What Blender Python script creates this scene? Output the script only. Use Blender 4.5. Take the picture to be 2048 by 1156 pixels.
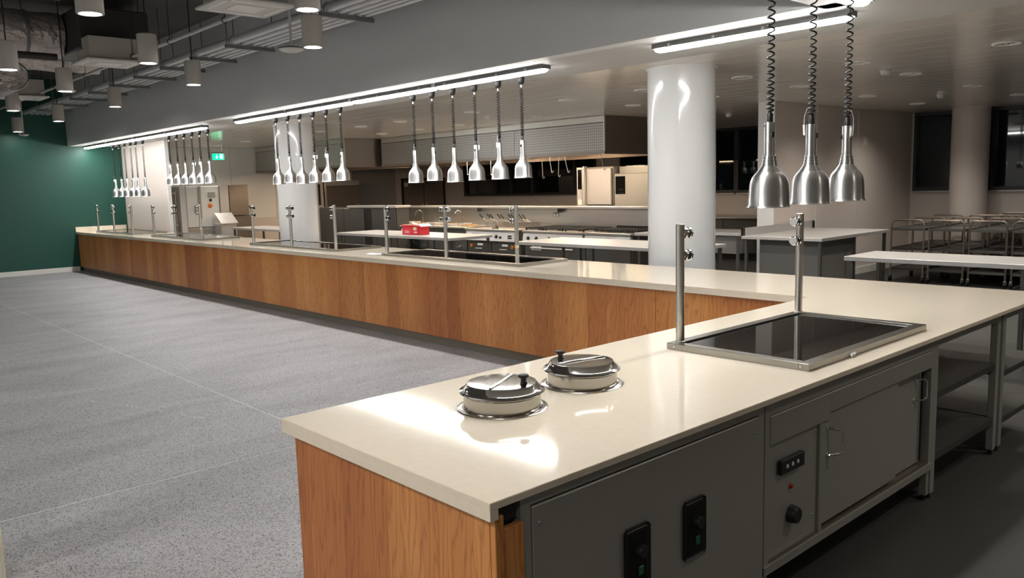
import bpy, bmesh, math, random
from mathutils import Vector, Matrix
random.seed(7)
for o in list(bpy.data.objects): bpy.data.objects.remove(o)
scene = bpy.context.scene
COL = scene.collection

# ---------------------------------------------------------------- camera, world, exposure
cam_d = bpy.data.cameras.new('camera'); cam = bpy.data.objects.new('camera', cam_d); COL.objects.link(cam)
cam_d.sensor_fit = 'HORIZONTAL'; cam_d.sensor_width = 36.0
cam_d.lens = 1630.49/2048*36; cam_d.clip_start = .05; cam_d.clip_end = 200
RIGHT = Vector((0.73637047, -0.67603843, -0.02702911))
DOWN = Vector((-0.10654219, -0.07641392, -0.99136758))
FWD = Vector((0.66813718, 0.73289355, -0.12829557))
cam.matrix_world = Matrix.Translation((-5.25224, -2.724475, 1.73)) @ Matrix((RIGHT, -DOWN, -FWD)).transposed().to_4x4()
scene.camera = cam
world = bpy.data.worlds.new('night'); scene.world = world; world.use_nodes = True
world.node_tree.nodes['Background'].inputs[0].default_value = (.02, .025, .035, 1)
world.node_tree.nodes['Background'].inputs[1].default_value = .12
vs = scene.view_settings
vs.view_transform = 'Standard'; vs.look = 'None'; vs.gamma = 1; vs.use_curve_mapping = False
vs.exposure = 0.85
E_STRIP = 34.0       # linear battens
E_PEND = 38.0        # pendant downlight discs
E_HOOD = 60.0        # canopy hood lamps
PEND_SPOT = 3.0
PEND_WIDE = 95.0    # wide fill beams of the unseen pendants added at left
DL_SPOT = 58.0       # warm fill spots added at the kitchen downlights, which look unlit themselves
E_DL = .6

# ---------------------------------------------------------------- materials
def newmat(name):
    m = bpy.data.materials.new(name); m.use_nodes = True
    nt = m.node_tree; b = nt.nodes['Principled BSDF']
    return m, nt, b
def mat(name, c, rough=.5, metal=0., noise=0., nscale=8., bump=0., bscale=40., spec=.5, coat=0., coord='pos', stretch=(1,1,1), rvar=0., bdist=.01):
    m, nt, b = newmat(name)
    b.inputs['Base Color'].default_value = (*c, 1); b.inputs['Roughness'].default_value = rough
    b.inputs['Metallic'].default_value = metal; b.inputs['Specular IOR Level'].default_value = spec
    b.inputs['Coat Weight'].default_value = coat; b.inputs['Coat Roughness'].default_value = .05
    if noise or bump or rvar:
        g = nt.nodes.new('ShaderNodeNewGeometry'); mp = nt.nodes.new('ShaderNodeMapping')
        nt.links.new(g.outputs['Position'], mp.inputs['Vector']); mp.inputs['Scale'].default_value = stretch
    if noise or rvar:
        n = nt.nodes.new('ShaderNodeTexNoise'); n.inputs['Scale'].default_value = nscale; n.inputs['Detail'].default_value = 5
        nt.links.new(mp.outputs[0], n.inputs['Vector'])
    if noise:
        mx = nt.nodes.new('ShaderNodeMix'); mx.data_type = 'RGBA'
        mx.inputs[6].default_value = (*[max(0, v*(1-noise)) for v in c], 1)
        mx.inputs[7].default_value = (*[min(1, v*(1+noise)) for v in c], 1)
        nt.links.new(n.outputs['Fac'], mx.inputs[0]); nt.links.new(mx.outputs[2], b.inputs['Base Color'])
    if rvar:
        mr = nt.nodes.new('ShaderNodeMapRange'); mr.inputs[3].default_value = max(.02, rough-rvar); mr.inputs[4].default_value = rough+rvar
        mr.inputs[1].default_value = .3; mr.inputs[2].default_value = .7
        nt.links.new(n.outputs['Fac'], mr.inputs[0]); nt.links.new(mr.outputs[0], b.inputs['Roughness'])
    if bump:
        n2 = nt.nodes.new('ShaderNodeTexNoise'); n2.inputs['Scale'].default_value = bscale; n2.inputs['Detail'].default_value = 4
        nt.links.new(mp.outputs[0], n2.inputs['Vector'])
        bp = nt.nodes.new('ShaderNodeBump'); bp.inputs['Strength'].default_value = bump; bp.inputs['Distance'].default_value = bdist
        nt.links.new(n2.outputs['Fac'], bp.inputs['Height']); nt.links.new(bp.outputs[0], b.inputs['Normal'])
    return m
def emat(name, c, s):
    m, nt, b = newmat(name)
    b.inputs['Base Color'].default_value = (*[min(1, v) for v in c], 1)
    b.inputs['Emission Color'].default_value = (*c, 1); b.inputs['Emission Strength'].default_value = s
    return m
def ramp(nt, fac, stops):
    r = nt.nodes.new('ShaderNodeValToRGB'); els = r.color_ramp.elements
    while len(els) < len(stops): els.new(.5)
    for e, (p, c) in zip(els, stops): e.position = p; e.color = (*c, 1)
    nt.links.new(fac, r.inputs[0]); return r.outputs[0]
def posmap(nt, scale):
    g = nt.nodes.new('ShaderNodeNewGeometry'); mp = nt.nodes.new('ShaderNodeMapping')
    nt.links.new(g.outputs['Position'], mp.inputs['Vector']); mp.inputs['Scale'].default_value = scale
    return mp.outputs[0]
def noise(nt, vec, scale, detail=4, dist=0.):
    n = nt.nodes.new('ShaderNodeTexNoise'); n.inputs['Scale'].default_value = scale; n.inputs['Detail'].default_value = detail
    n.inputs['Distortion'].default_value = dist; nt.links.new(vec, n.inputs['Vector']); return n.outputs['Fac']
def mixc(nt, fac, a, b_, mode='MIX'):
    m = nt.nodes.new('ShaderNodeMix'); m.data_type = 'RGBA'; m.blend_type = mode
    for v, i in ((fac, 0), (a, 6), (b_, 7)):
        if hasattr(v, 'links') or hasattr(v, 'is_linked'): nt.links.new(v, m.inputs[i])
        elif i == 0: m.inputs[0].default_value = v
        else: m.inputs[i].default_value = (*v, 1)
    return m.outputs[2]

def wood_mat():
    m, nt, b = newmat('larch_veneer')
    def math_(op, a, b_):
        n = nt.nodes.new('ShaderNodeMath'); n.operation = op
        for i, v in enumerate((a, b_)):
            if isinstance(v, (int, float)): n.inputs[i].default_value = v
            else: nt.links.new(v, n.inputs[i])
        return n.outputs[0]
    broad = noise(nt, posmap(nt, (1.3, 1.3, .10)), 1.0, 2, .3)
    col = ramp(nt, broad, [(.32, (.50, .185, .055)), (.5, (.60, .25, .071)), (.62, (.67, .31, .094)), (.72, (.58, .228, .066))])
    # staves of different tone, slightly wandering edges
    g = nt.nodes.new('ShaderNodeNewGeometry'); sx = nt.nodes.new('ShaderNodeSeparateXYZ'); nt.links.new(g.outputs['Position'], sx.inputs[0])
    u = math_('ADD', sx.outputs['X'], sx.outputs['Y'])
    wob = math_('MULTIPLY', noise(nt, posmap(nt, (.8, .8, .55)), 1.0, 2), .28)
    u = math_('ADD', u, wob)
    v = nt.nodes.new('ShaderNodeTexVoronoi'); v.voronoi_dimensions = '1D'; v.feature = 'SMOOTH_F1'; v.inputs['Scale'].default_value = 4.4; v.inputs['Smoothness'].default_value = .12
    nt.links.new(u, v.inputs['W'])
    st = ramp(nt, v.outputs['Color'], [(.0, (.66, .53, .44)), (.28, (.92, .87, .82)), (.5, (1.08, 1.1, 1.1)), (.72, (.78, .66, .58)), (1., (1.28, 1.42, 1.62))])
    col = mixc(nt, 1., col, st, 'MULTIPLY')
    w = nt.nodes.new('ShaderNodeTexWave'); w.wave_type = 'BANDS'; w.bands_direction = 'DIAGONAL'
    w.inputs['Scale'].default_value = 7; w.inputs['Distortion'].default_value = 14; w.inputs['Detail'].default_value = 3; w.inputs['Detail Scale'].default_value = 1.1
    nt.links.new(posmap(nt, (2.6, 2.6, .30)), w.inputs['Vector'])
    fl = ramp(nt, w.outputs['Fac'], [(.0, (.72, .62, .52)), (.14, (.93, .90, .87)), (.4, (1., 1., 1.)), (1., (1.04, 1.04, 1.04))])
    col = mixc(nt, .8, col, fl, 'MULTIPLY')
    gr = ramp(nt, noise(nt, posmap(nt, (150, 150, 3.5)), 1.0, 3), [(.33, (.82, .77, .72)), (.6, (1.05, 1.04, 1.03))])
    col = mixc(nt, .6, col, gr, 'MULTIPLY')
    nt.links.new(col, b.inputs['Base Color']); b.inputs['Roughness'].default_value = .42
    return m
def terrazzo_mat():
    m, nt, b = newmat('ground_concrete_floor')
    p = posmap(nt, (1, 1, 1))
    clouds = ramp(nt, noise(nt, posmap(nt, (.7, 2.0, 1)), 1.1, 6, .6), [(.25, (.295, .292, .302)), (.5, (.365, .362, .372)), (.75, (.425, .423, .435))])
    v = nt.nodes.new('ShaderNodeTexVoronoi'); v.inputs['Scale'].default_value = 185; nt.links.new(p, v.inputs['Vector'])
    sp = ramp(nt, v.outputs['Color'], [(.0, (.05, .05, .05)), (.22, (.12, .12, .12)), (.30, (1.0, 1.0, 1.0)), (.8, (1.05, 1.05, 1.05)), (1., (1.4, 1.36, 1.33))])
    v2 = nt.nodes.new('ShaderNodeTexVoronoi'); v2.inputs['Scale'].default_value = 240; nt.links.new(p, v2.inputs['Vector'])
    sp2 = ramp(nt, v2.outputs['Color'], [(.0, (.5, .5, .5)), (.3, (.85, .85, .85)), (.45, (1, 1, 1)), (1., (1.1, 1.1, 1.1))])
    col = mixc(nt, .8, clouds, sp, 'MULTIPLY'); col = mixc(nt, .8, col, sp2, 'MULTIPLY')
    nt.links.new(col, b.inputs['Base Color']); b.inputs['Roughness'].default_value = .55
    b.inputs['Specular IOR Level'].default_value = .35
    return m
def quartz_mat():
    m, nt, b = newmat('cream_quartz')
    p = posmap(nt, (1, 1, 1))
    c = ramp(nt, noise(nt, p, 30, 4), [(.3, (.785, .70, .565)), (.7, (.815, .73, .595))])
    v = nt.nodes.new('ShaderNodeTexVoronoi'); v.inputs['Scale'].default_value = 26; nt.links.new(p, v.inputs['Vector'])
    fl = ramp(nt, v.outputs['Distance'], [(.0, (1.12, 1.1, 1.08)), (.06, (1.05, 1.04, 1.03)), (.1, (1, 1, 1))])
    nt.links.new(mixc(nt, 1., c, fl, 'MULTIPLY'), b.inputs['Base Color'])
    b.inputs['Roughness'].default_value = .075
    return m
def perf_mat():
    m, nt, b = newmat('perforated_steel')
    g = nt.nodes.new('ShaderNodeNewGeometry'); sx = nt.nodes.new('ShaderNodeSeparateXYZ'); nt.links.new(g.outputs['Position'], sx.inputs[0])
    def fr(o, off=0.):
        a = nt.nodes.new('ShaderNodeMath'); a.operation = 'MULTIPLY_ADD'; a.inputs[1].default_value = 22; a.inputs[2].default_value = off; nt.links.new(o, a.inputs[0])
        f = nt.nodes.new('ShaderNodeMath'); f.operation = 'FRACT'; nt.links.new(a.outputs[0], f.inputs[0])
        s = nt.nodes.new('ShaderNodeMath'); s.operation = 'SUBTRACT'; s.inputs[1].default_value = .5; nt.links.new(f.outputs[0], s.inputs[0]); return s.outputs[0]
    cx = nt.nodes.new('ShaderNodeCombineXYZ'); nt.links.new(fr(sx.outputs['Y']), cx.inputs[0]); nt.links.new(fr(sx.outputs['Z']), cx.inputs[1])
    ln = nt.nodes.new('ShaderNodeVectorMath'); ln.operation = 'LENGTH'; nt.links.new(cx.outputs[0], ln.inputs[0])
    d = ramp(nt, ln.outputs['Value'], [(.16, (.10, .10, .095)), (.24, (.42, .41, .39))])
    nt.links.new(d, b.inputs['Base Color']); b.inputs['Metallic'].default_value = .8; b.inputs['Roughness'].default_value = .34
    return m

def alu_mat():
    m, nt, b = newmat('spun_aluminium')
    b.inputs['Base Color'].default_value = (.78, .78, .78, 1); b.inputs['Metallic'].default_value = 1
    b.inputs['Roughness'].default_value = .34; b.inputs['Anisotropic'].default_value = .8; b.inputs['Anisotropic Rotation'].default_value = .25
    t = nt.nodes.new('ShaderNodeTangent'); t.direction_type = 'RADIAL'; t.axis = 'Z'; nt.links.new(t.outputs[0], b.inputs['Tangent'])
    return m

M = dict(
    wood=wood_mat(), floor=terrazzo_mat(), quartz=quartz_mat(), perf=perf_mat(),
    kfloor=mat('safety_vinyl', (.040, .040, .037), .5, noise=.35, nscale=60, bump=.1, bscale=200),
    grey_panel=mat('grey_wall_panel', (.36, .35, .34), .35),
    steel_f=mat('plate_frame_steel', (.40, .385, .355), .27, 1.),
    grey_dark=mat('dark_grey_panel', (.17, .168, .158), .4, .2),
    soffit=mat('soffit_plaster', (.50, .495, .485), .55, noise=.03, nscale=3),
    steel_eq=mat('cooker_steel', (.15, .148, .138), .33, .75),
    plinth=mat('plinth_laminate', (.19, .165, .125), .5, noise=.1, nscale=5),
    steel_k=mat('kettle_steel', (.50, .475, .44), .22, 1.),
    joint=mat('joint_filler', (.78, .78, .78), .6),
    green=mat('green_paint', (.006, .068, .049), .5, noise=.06, nscale=3),
    beige=mat('beige_wall', (.64, .57, .52), .42, noise=.04, nscale=2),
    clad=mat('hygienic_cladding', (.74, .73, .71), .10, noise=.03, nscale=2, bump=.04, bscale=2.5),
    white=mat('white_paint', (.74, .74, .73), .55, noise=.03, nscale=3),
    bulk=mat('bulkhead_paint', (.66, .665, .66), .6, noise=.03, nscale=4),
    dceil=mat('dark_soffit', (.12, .115, .11), .8, noise=.2, nscale=2),
    cpanel=mat('ceiling_metal', (.68, .645, .60), .17, spec=.8, bump=.05, bscale=1.6),
    gloss_white=mat('gloss_column', (.72, .73, .74), .12, coat=.6, bump=.02, bscale=3),
    skirt=mat('skirting', (.68, .67, .62), .5),
    steel=mat('brushed_steel', (.62, .60, .56), .34, 1.),
    steel_d=mat('dull_steel', (.40, .395, .365), .40, .45, noise=.04, nscale=9),
    steel_b=mat('bench_steel', (.60, .585, .57), .38, .55, noise=.06, nscale=20, rvar=.05),
    steel_w=mat('warm_steel', (.30, .255, .22), .30, .8),
    chrome=mat('chrome', (.75, .74, .72), .07, 1.),
    lid=mat('polished_steel', (.68, .66, .62), .10, 1.),
    alu=alu_mat(),
    black=mat('black_plastic', (.012, .012, .012), .42),
    rubber=mat('black_cord', (.010, .010, .011), .6, spec=.2),
    iron=mat('cast_iron', (.02, .019, .018), .6),
    bglass=mat('black_ceramic_glass', (.006, .006, .006), .03, spec=.55),
    night=mat('night_glass', (.006, .009, .012), .03, spec=.5),
    frame=mat('window_frame', (.022, .024, .026), .45),
    batten=mat('batten_housing', (.20, .20, .205), .6),
    pend=mat('pendant_shell', (.42, .40, .36), .55),
    galv=mat('galvanised', (.62, .63, .65), .42, .35, noise=.15, nscale=9),
    dkgalv=mat('channel_galvanised', (.17, .17, .17), .5, .4),
    foil=mat('foil_lagging', (.52, .48, .46), .30, .7, noise=.25, nscale=5, bump=1., bscale=11, bdist=.05),
    dkbox=mat('dark_lagging', (.035, .033, .03), .7),
    offwhite=mat('grille_white', (.55, .55, .53), .5),
    orange=mat('orange_plastic', (.75, .20, .02), .4),
    red=mat('red_board', (.72, .03, .05), .5, noise=.06, nscale=30),
    paper=mat('white_paper', (.8, .79, .77), .7),
    tape=mat('masking_tape', (.72, .66, .42), .6),
    brown=mat('brown_card', (.45, .30, .16), .7, noise=.15, nscale=12),
    greenswitch=mat('green_rocker', (.01, .12, .05), .3),
    redlens=mat('red_lens', (.45, .02, .015), .2),
    bulbwhite=mat('white_button', (.7, .7, .7), .3),
    strip=emat('batten_diffuser', (1.0, .985, .96), E_STRIP),
    disc=emat('pendant_lens', (1.0, .97, .92), E_PEND),
    dlens=emat('downlight_lens', (1.0, .90, .78), E_DL),
    hoodlamp=emat('hood_lamp_lens', (1.0, .72, .46), E_HOOD),
    exitg=emat('exit_green', (.0, .62, .22), 1.5), exitw=emat('exit_white', (.85, 1, .9), 1.6),
    film=mat('clear_film', (.8, .8, .8), .1, spec=.6),
)

# ---------------------------------------------------------------- mesh helpers
ORG = {}
class MB:
    def __init__(self): self.bm = bmesh.new()
    def box(self, x0, x1, y0, y1, z0, z1, bev=0., seg=1):
        b = bmesh.new(); bmesh.ops.create_cube(b, size=1)
        for v in b.verts: v.co = Vector(((x0+x1)/2+v.co.x*(x1-x0), (y0+y1)/2+v.co.y*(y1-y0), (z0+z1)/2+v.co.z*(z1-z0)))
        if bev: bmesh.ops.bevel(b, geom=list(b.edges), offset=bev, segments=seg, affect='EDGES', profile=.5)
        return self._add(b)
    def _add(self, b, mtx=None):
        if mtx is not None: bmesh.ops.transform(b, matrix=mtx, verts=b.verts)
        me = bpy.data.meshes.new('_t'); b.to_mesh(me); b.free(); self.bm.from_mesh(me); bpy.data.meshes.remove(me); return self
    def obox(self, c, s, rot=(0, 0, 0), bev=0.):
        b = bmesh.new(); bmesh.ops.create_cube(b, size=1)
        for v in b.verts: v.co = Vector((v.co.x*s[0], v.co.y*s[1], v.co.z*s[2]))
        if bev: bmesh.ops.bevel(b, geom=list(b.edges), offset=bev, segments=1, affect='EDGES')
        from mathutils import Euler
        return self._add(b, Matrix.Translation(c) @ Euler(rot).to_matrix().to_4x4())
    def cyl(self, p0, p1, r, seg=12, r2=None, caps=True):
        p0 = Vector(p0); p1 = Vector(p1); d = p1-p0
        b = bmesh.new(); bmesh.ops.create_cone(b, cap_ends=caps, segments=seg, radius1=r, radius2=r if r2 is None else r2, depth=d.length)
        q = Vector((0, 0, 1)).rotation_difference(d.normalized()).to_matrix().to_4x4()
        return self._add(b, Matrix.Translation((p0+p1)/2) @ q)
    def lathe(self, prof, c=(0, 0, 0), seg=32, axis=(0, 0, 1), close=False):
        rings = []; q = Vector((0, 0, 1)).rotation_difference(Vector(axis).normalized())
        for r, z in prof:
            if r < 1e-6: rings.append([self.bm.verts.new(Vector(c)+q @ Vector((0, 0, z)))])
            else: rings.append([self.bm.verts.new(Vector(c)+q @ Vector((r*math.cos(2*math.pi*i/seg), r*math.sin(2*math.pi*i/seg), z))) for i in range(seg)])
        for a, b in zip(rings[:-1], rings[1:]):
            for i in range(seg):
                j = (i+1) % seg
                if len(a) == 1 and len(b) == 1: continue
                if len(a) == 1: self.bm.faces.new((a[0], b[j], b[i])) if True else 0
                elif len(b) == 1: self.bm.faces.new((a[i], a[j], b[0]))
                else: self.bm.faces.new((a[i], a[j], b[j], b[i]))
        return self
    def tube(self, path, r, seg=8, closed=False):
        P = [Vector(p) for p in path]; n = len(P); rings = []; up = None
        for i, p in enumerate(P):
            t = (P[(i+1) % n]-P[i-1]) if closed else (P[min(i+1, n-1)]-P[max(i-1, 0)])
            t.normalize()
            if up is None:
                up = Vector((0, 0, 1)) if abs(t.z) < .9 else Vector((1, 0, 0))
            a = t.cross(up); 
            if a.length < 1e-5: a = t.orthogonal()
            a.normalize(); b = a.cross(t).normalized(); up = b
            rings.append([self.bm.verts.new(p+(a*math.cos(2*math.pi*k/seg)+b*math.sin(2*math.pi*k/seg))*r) for k in range(seg)])
        m = n if closed else n-1
        for i in range(m):
            A = rings[i]; B = rings[(i+1) % n]
            for k in range(seg):
                l = (k+1) % seg; self.bm.faces.new((A[k], A[l], B[l], B[k]))
        if not closed:
            self.bm.faces.new(rings[0][::-1]); self.bm.faces.new(rings[-1])
        return self
    def prism(self, pts, vec):
        """polygon pts (3D) extruded by vec"""
        a = [self.bm.verts.new(Vector(p)) for p in pts]; b = [self.bm.verts.new(Vector(p)+Vector(vec)) for p in pts]
        n = len(a); self.bm.faces.new(a[::-1]); self.bm.faces.new(b)
        for i in range(n): j = (i+1) % n; self.bm.faces.new((a[i], a[j], b[j], b[i]))
        return self
    def build(self, name, m, parent=None, smooth=False, bev=0.):
        bmesh.ops.recalc_face_normals(self.bm, faces=self.bm.faces)
        if bev: bmesh.ops.bevel(self.bm, geom=[e for e in self.bm.edges if e.calc_face_angle(0) > .6], offset=bev, segments=2, affect='EDGES')
        org = ORG.get(parent.name, Vector()) if parent else Vector()
        if org.length: bmesh.ops.translate(self.bm, vec=-org, verts=self.bm.verts)
        me = bpy.data.meshes.new(name); self.bm.to_mesh(me); self.bm.free()
        me.materials.append(M[m] if isinstance(m, str) else m)
        if smooth:
            me.polygons.foreach_set('use_smooth', [True]*len(me.polygons))
            me.set_sharp_from_angle(angle=math.radians(38))
        o = bpy.data.objects.new(name, me); COL.objects.link(o)
        if parent: o.parent = parent; ORG[o.name] = org
        return o
def tag(o, label, cat, group=None):
    o['label'] = label; o['category'] = cat
    if group: o['group'] = group
    return o
def thing(name, label, cat, loc=(0, 0, 0), group=None):
    o = bpy.data.objects.new(name, None); COL.objects.link(o); o.empty_display_size = .1
    o.location = loc; ORG[o.name] = Vector(loc); tag(o, label, cat, group); return o
def struct(o): o['kind'] = 'structure'; return o
def copy_tree(o, loc, label=None, group=None, rotz=None, top=True):
    c = o.copy(); COL.objects.link(c)
    if top:
        c.location = loc
        if rotz is not None: c.rotation_euler = (0, 0, rotz)
        if label: c['label'] = label
        if group: c['group'] = group
    for ch in o.children:
        d = copy_tree(ch, None, top=False); d.parent = c
    return c
ORD = ['first', 'second', 'third', 'fourth', 'fifth', 'sixth', 'seventh', 'eighth', 'ninth', 'tenth', 'eleventh', 'twelfth']
def bxo(name, m, dims, parent=None, bev=0.): return MB().box(*dims, bev=bev).build(name, m, parent)

# ================================================================ SETTING
CZ = 2.83      # kitchen ceiling / bulkhead underside
HZ = 4.30      # dining hall ceiling
YW = 17.8      # far wall
fl = struct(MB().box(-9, .10, -.62, YW, -.06, 0).build('floor', 'floor'))
for d in ((-2.512, -2.508, 0.6, 14.5, 0, .0012), (-9, -.2, 2.248, 2.252, 0, .0012)):
    bxo('joint_strip', 'joint', d, fl)
struct(MB().box(.10, 11.1, -.62, YW, -.06, -.001).box(-9, 11.1, -7, -.62, -.06, -.001).build('floor_kitchen', 'kfloor'))
# far wall: green in the dining hall, beige in the kitchen
struct(bxo('wall_far', 'green', (-9, 1.14, YW, YW+.15, 0, HZ)))
struct(bxo('wall_kitchen_far', 'beige', (1.14, 11.1, YW, YW+.15, 0, HZ)))
struct(bxo('baseboard_far', 'skirt', (-9, .02, YW-.018, YW, 0, .11), bev=.004))
wp = struct(bxo('wall_partition', 'beige', (1.14, 1.19, 15.0, YW, 0, CZ)))
bxo('corner_trim', 'white', (1.13, 1.20, 14.985, 15.02, 0, CZ), wp)
struct(bxo('wall_dining', 'white', (-9.15, -9, -7, YW, 0, HZ)))
struct(bxo('wall_rear', 'beige', (-9, 11.1, -7.15, -7, 0, HZ)))
# wall running back from its lit end beside the dish table
wr = struct(bxo('wall_kitchen_right', 'beige', (5.92, 10.9, 3.67, 3.92, 0, CZ)))
bxo('wall_end_lit', 'white', (5.90, 5.925, 3.66, 3.93, 0, CZ), wr)  # white sheet gives the beige wall end its lit tone
for x0 in (7.2, 8.65): bxo('panel_seam', 'skirt', (x0, x0+.012, 3.662, 3.67, 0, CZ), wr)
struct(bxo('baseboard_right', 'skirt', (5.93, 10.9, 3.645, 3.67, 0, .12)))
# window wall
struct(MB().box(10.9, 11.1, -7, YW, 0, 1.38).box(10.9, 11.1, 17.04, YW, 1.38, CZ).box(10.9, 11.1, 10.78, 11.62, 1.38, CZ)
       .box(10.9, 11.1, 3.62, 4.02, 1.38, CZ).box(10.9, 11.1, -7, YW, CZ, HZ).build('wall_windows', 'beige'))
bounds = [(17.04, 15.58), (15.58, 14.9), (14.9, 14.0), (14.0, 12.36), (12.36, 11.62), (10.78, 9.42), (9.42, 8.03), (8.03, 7.43), (7.43, 6.78), (6.78, 5.4), (5.4, 4.02),
          (3.62, 2.3), (2.3, .95), (.95, -.6), (-.6, -2.2), (-2.2, -4.4), (-4.4, -7)]
for i, (a, b) in enumerate(bounds):
    w = MB(); t = .055
    w.box(10.86, 11.0, b, b+t, 1.38, CZ).box(10.86, 11.0, a-t, a, 1.38, CZ).box(10.86, 11.0, b+t, a-t, 1.38, 1.45).box(10.86, 11.0, b+t, a-t, CZ-.06, CZ)
    o = struct(w.build('window_%d' % (i+1), 'frame')); bxo('pane', 'night', (10.95, 10.965, b+t, a-t, 1.45, CZ-.06), o)
    bxo('sill', 'steel_d', (10.84, 10.9, b+.03, a-.03, 1.355, 1.385), o)
# bulkhead over the L of counters
bk = struct(MB().box(0, .14, 0, YW, CZ, HZ).box(-9, .14, -.14, 0, CZ, HZ).build('wall_bulkhead', 'bulk'))
struct(bxo('ceiling', 'dceil', (-9, 0, 0, YW, HZ, HZ+.1)))
# kitchen ceiling: plaster margin along the counters, metal planks beyond
kc = struct(MB().box(.14, 1.10, 0, YW, CZ, CZ+.12).box(-9, 1.10, -7, -.14, CZ, CZ+.12).box(.0, .14, -.14, 0, CZ, CZ+.12).box(.14, 1.1, -.14, 0, CZ, CZ+.12)
            .box(1.10, 11.1, -7, YW, CZ+.012, CZ+.12).build('ceiling_kitchen', 'soffit'))
pm = None
px, W_, L_ = 1.102, .3625, 2.38
nx, ny = 27, 10
for i in range(nx):
    for j in range(ny):
        y0 = -6.0+j*L_
        if pm is None:
            o = MB().box(0, W_-.006, 0, L_-.006, 0, .010, bev=.002).build('ceiling_panel', 'cpanel', kc); pm = o
        else:
            o = pm.copy(); COL.objects.link(o)
        o.location = (px+i*W_, y0, CZ+.001)
# sliver of a plastered opening edge at the left border of the picture
tr1 = struct(MB().box(-5.2, -4.612, 1.47, 1.60, 0, 2.4).build('trim_1', 'skirt'))
bxo('edge_bead', 'tape', (-4.612, -4.606, 1.466, 1.60, 0, 2.4), tr1)

# columns
def column(x, y, r, z1, label, m='gloss_white'):
    t = thing('round_column', label, 'column', (x, y, 0), 'round columns')
    MB().lathe([(r, 0), (r, z1)], (x, y, 0), 64).build('shaft', m, t, smooth=True)
    MB().lathe([(r, z1-.012), (r+.012, z1-.012), (r+.012, z1), (r, z1)], (x, y, 0), 64).build('top_collar', 'white', t, smooth=True)
    MB().lathe([(r+.004, 0), (r+.012, .0), (r+.012, .1), (r+.004, .105)], (x, y, 0), 64).build('base_skirting', 'steel_d', t, smooth=True)
column(1.70, 2.29, .34, CZ, 'big glossy white round column rising behind the near stretch of counter')
column(1.72, 10.45, .34, CZ, 'slimmer looking white round column behind the middle row of six heat lamps')
column(10.5, 2.52, .30, CZ, 'dim beige round column standing before the dark windows at right', m='beige')

# ================================================================ COUNTERS
wt = thing('worktop', 'continuous cream quartz worktop running along both arms of the serving counter', 'worktop', (0, 0, .85))
X0, X1, Y0 = -3.93, 1.10, -1.165
pts = [(X0, Y0, .878), (X1, Y0, .878), (X1, YW-.002, .878), (0, YW-.002, .878), (0, 0, .878), (X0, 0, .878)]
MB().prism(pts, (0, 0, .022)).build('slab', 'quartz', wt, bev=.0015)
for d in ((0, .03, .03, YW-.002, .848, .878), (X0+.03, .03, -.03, 0.0, .848, .878), (X0, X0+.03, Y0, 0, .848, .878), (0, .03, 0, .03, .848, .878)):
    bxo('edge_lip', 'quartz', d, wt, bev=.001)
bxo('upstand', 'quartz', (.0, 1.10, YW-.03, YW-.002, .9, 1.01), wt, bev=.001)

cb = thing('serving_counter', 'long wood clad base of the serving counter with recessed grey plinth', 'counter', (.5, 9, 0))
seams = [YW-.01, 14.385, 12.24, 10.10, 7.27, 4.437, 1.35, .045]
for a, b in zip(seams[:-1], seams[1:]):
    bxo('wood_panel', 'wood', (.04, .062, b+.002, a-.002, .098, .846), cb, bev=.0012)
bxo('plinth', 'plinth', (.085, .105, .02, YW-.01, 0, .10), cb)
MB().box(.105, 1.05, .10, YW-.01, .10, .12).box(1.03, 1.05, .10, YW-.01, .12, .84).build('carcass', 'steel_d', cb)
nb = thing('counter_end', 'wood clad end of the near counter arm below the overhanging worktop', 'counter', (-3.8, -.5, 0))
bxo('end_panel', 'wood', (-3.90, -3.878, -1.126, -.04, .098, .846), nb, bev=.0015)
bxo('corner_post', 'wood', (-3.90, -3.868, -1.149, -1.127, .098, .846), nb, bev=.002)
bxo('return_panel', 'wood', (-3.866, -3.795, -1.149, -1.13, .098, .806), nb, bev=.0015)
for a, b in ((-3.876, -1.9), (-1.896, .038)): bxo('front_panel', 'wood', (a, b, -.062, -.04, .098, .846), nb, bev=.0012)
bxo('plinth', 'plinth', (-3.87, .085, -.10, -.08, 0, .10), nb)
bxo('packer', 'black', (-3.862, -3.80, -1.12, -1.10, .812, .878), nb)

# ---- kettle cabinet under the soup wells
def screw(p, parent, r=.007): MB().lathe([(0, .004), (r*.6, .0035), (r, .001), (r, 0)], p, 10, axis=(0, -1, 0)).build('screw', 'chrome', parent, smooth=True)
FY = -1.13
kcab = thing('kettle_cabinet', 'grey steel cabinet front with two black thermostat plates below the soup kettles', 'cabinet', (-3.15, -.7, 0))
MB().box(-3.79, -3.752, FY, FY+.04, .0, .876).box(-2.552, -2.512, FY, FY+.04, .0, .876).box(-3.752, -2.552, FY, FY+.04, .835, .876).box(-3.752, -2.552, FY, FY+.04, .06, .10).build('frame', 'steel_d', kcab)
bxo('rear_panel', 'steel_d', (-3.79, -2.512, -.14, -.12, .05, .85), kcab)
bxo('front_panel', 'steel_d', (-3.748, -2.556, FY-.004, FY+.01, .104, .829), kcab, bev=.003)
for x, z in ((-3.72, .775), (-2.585, .775), (-3.72, .16), (-2.585, .16)): screw((x, FY-.004, z), kcab, .010)
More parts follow.
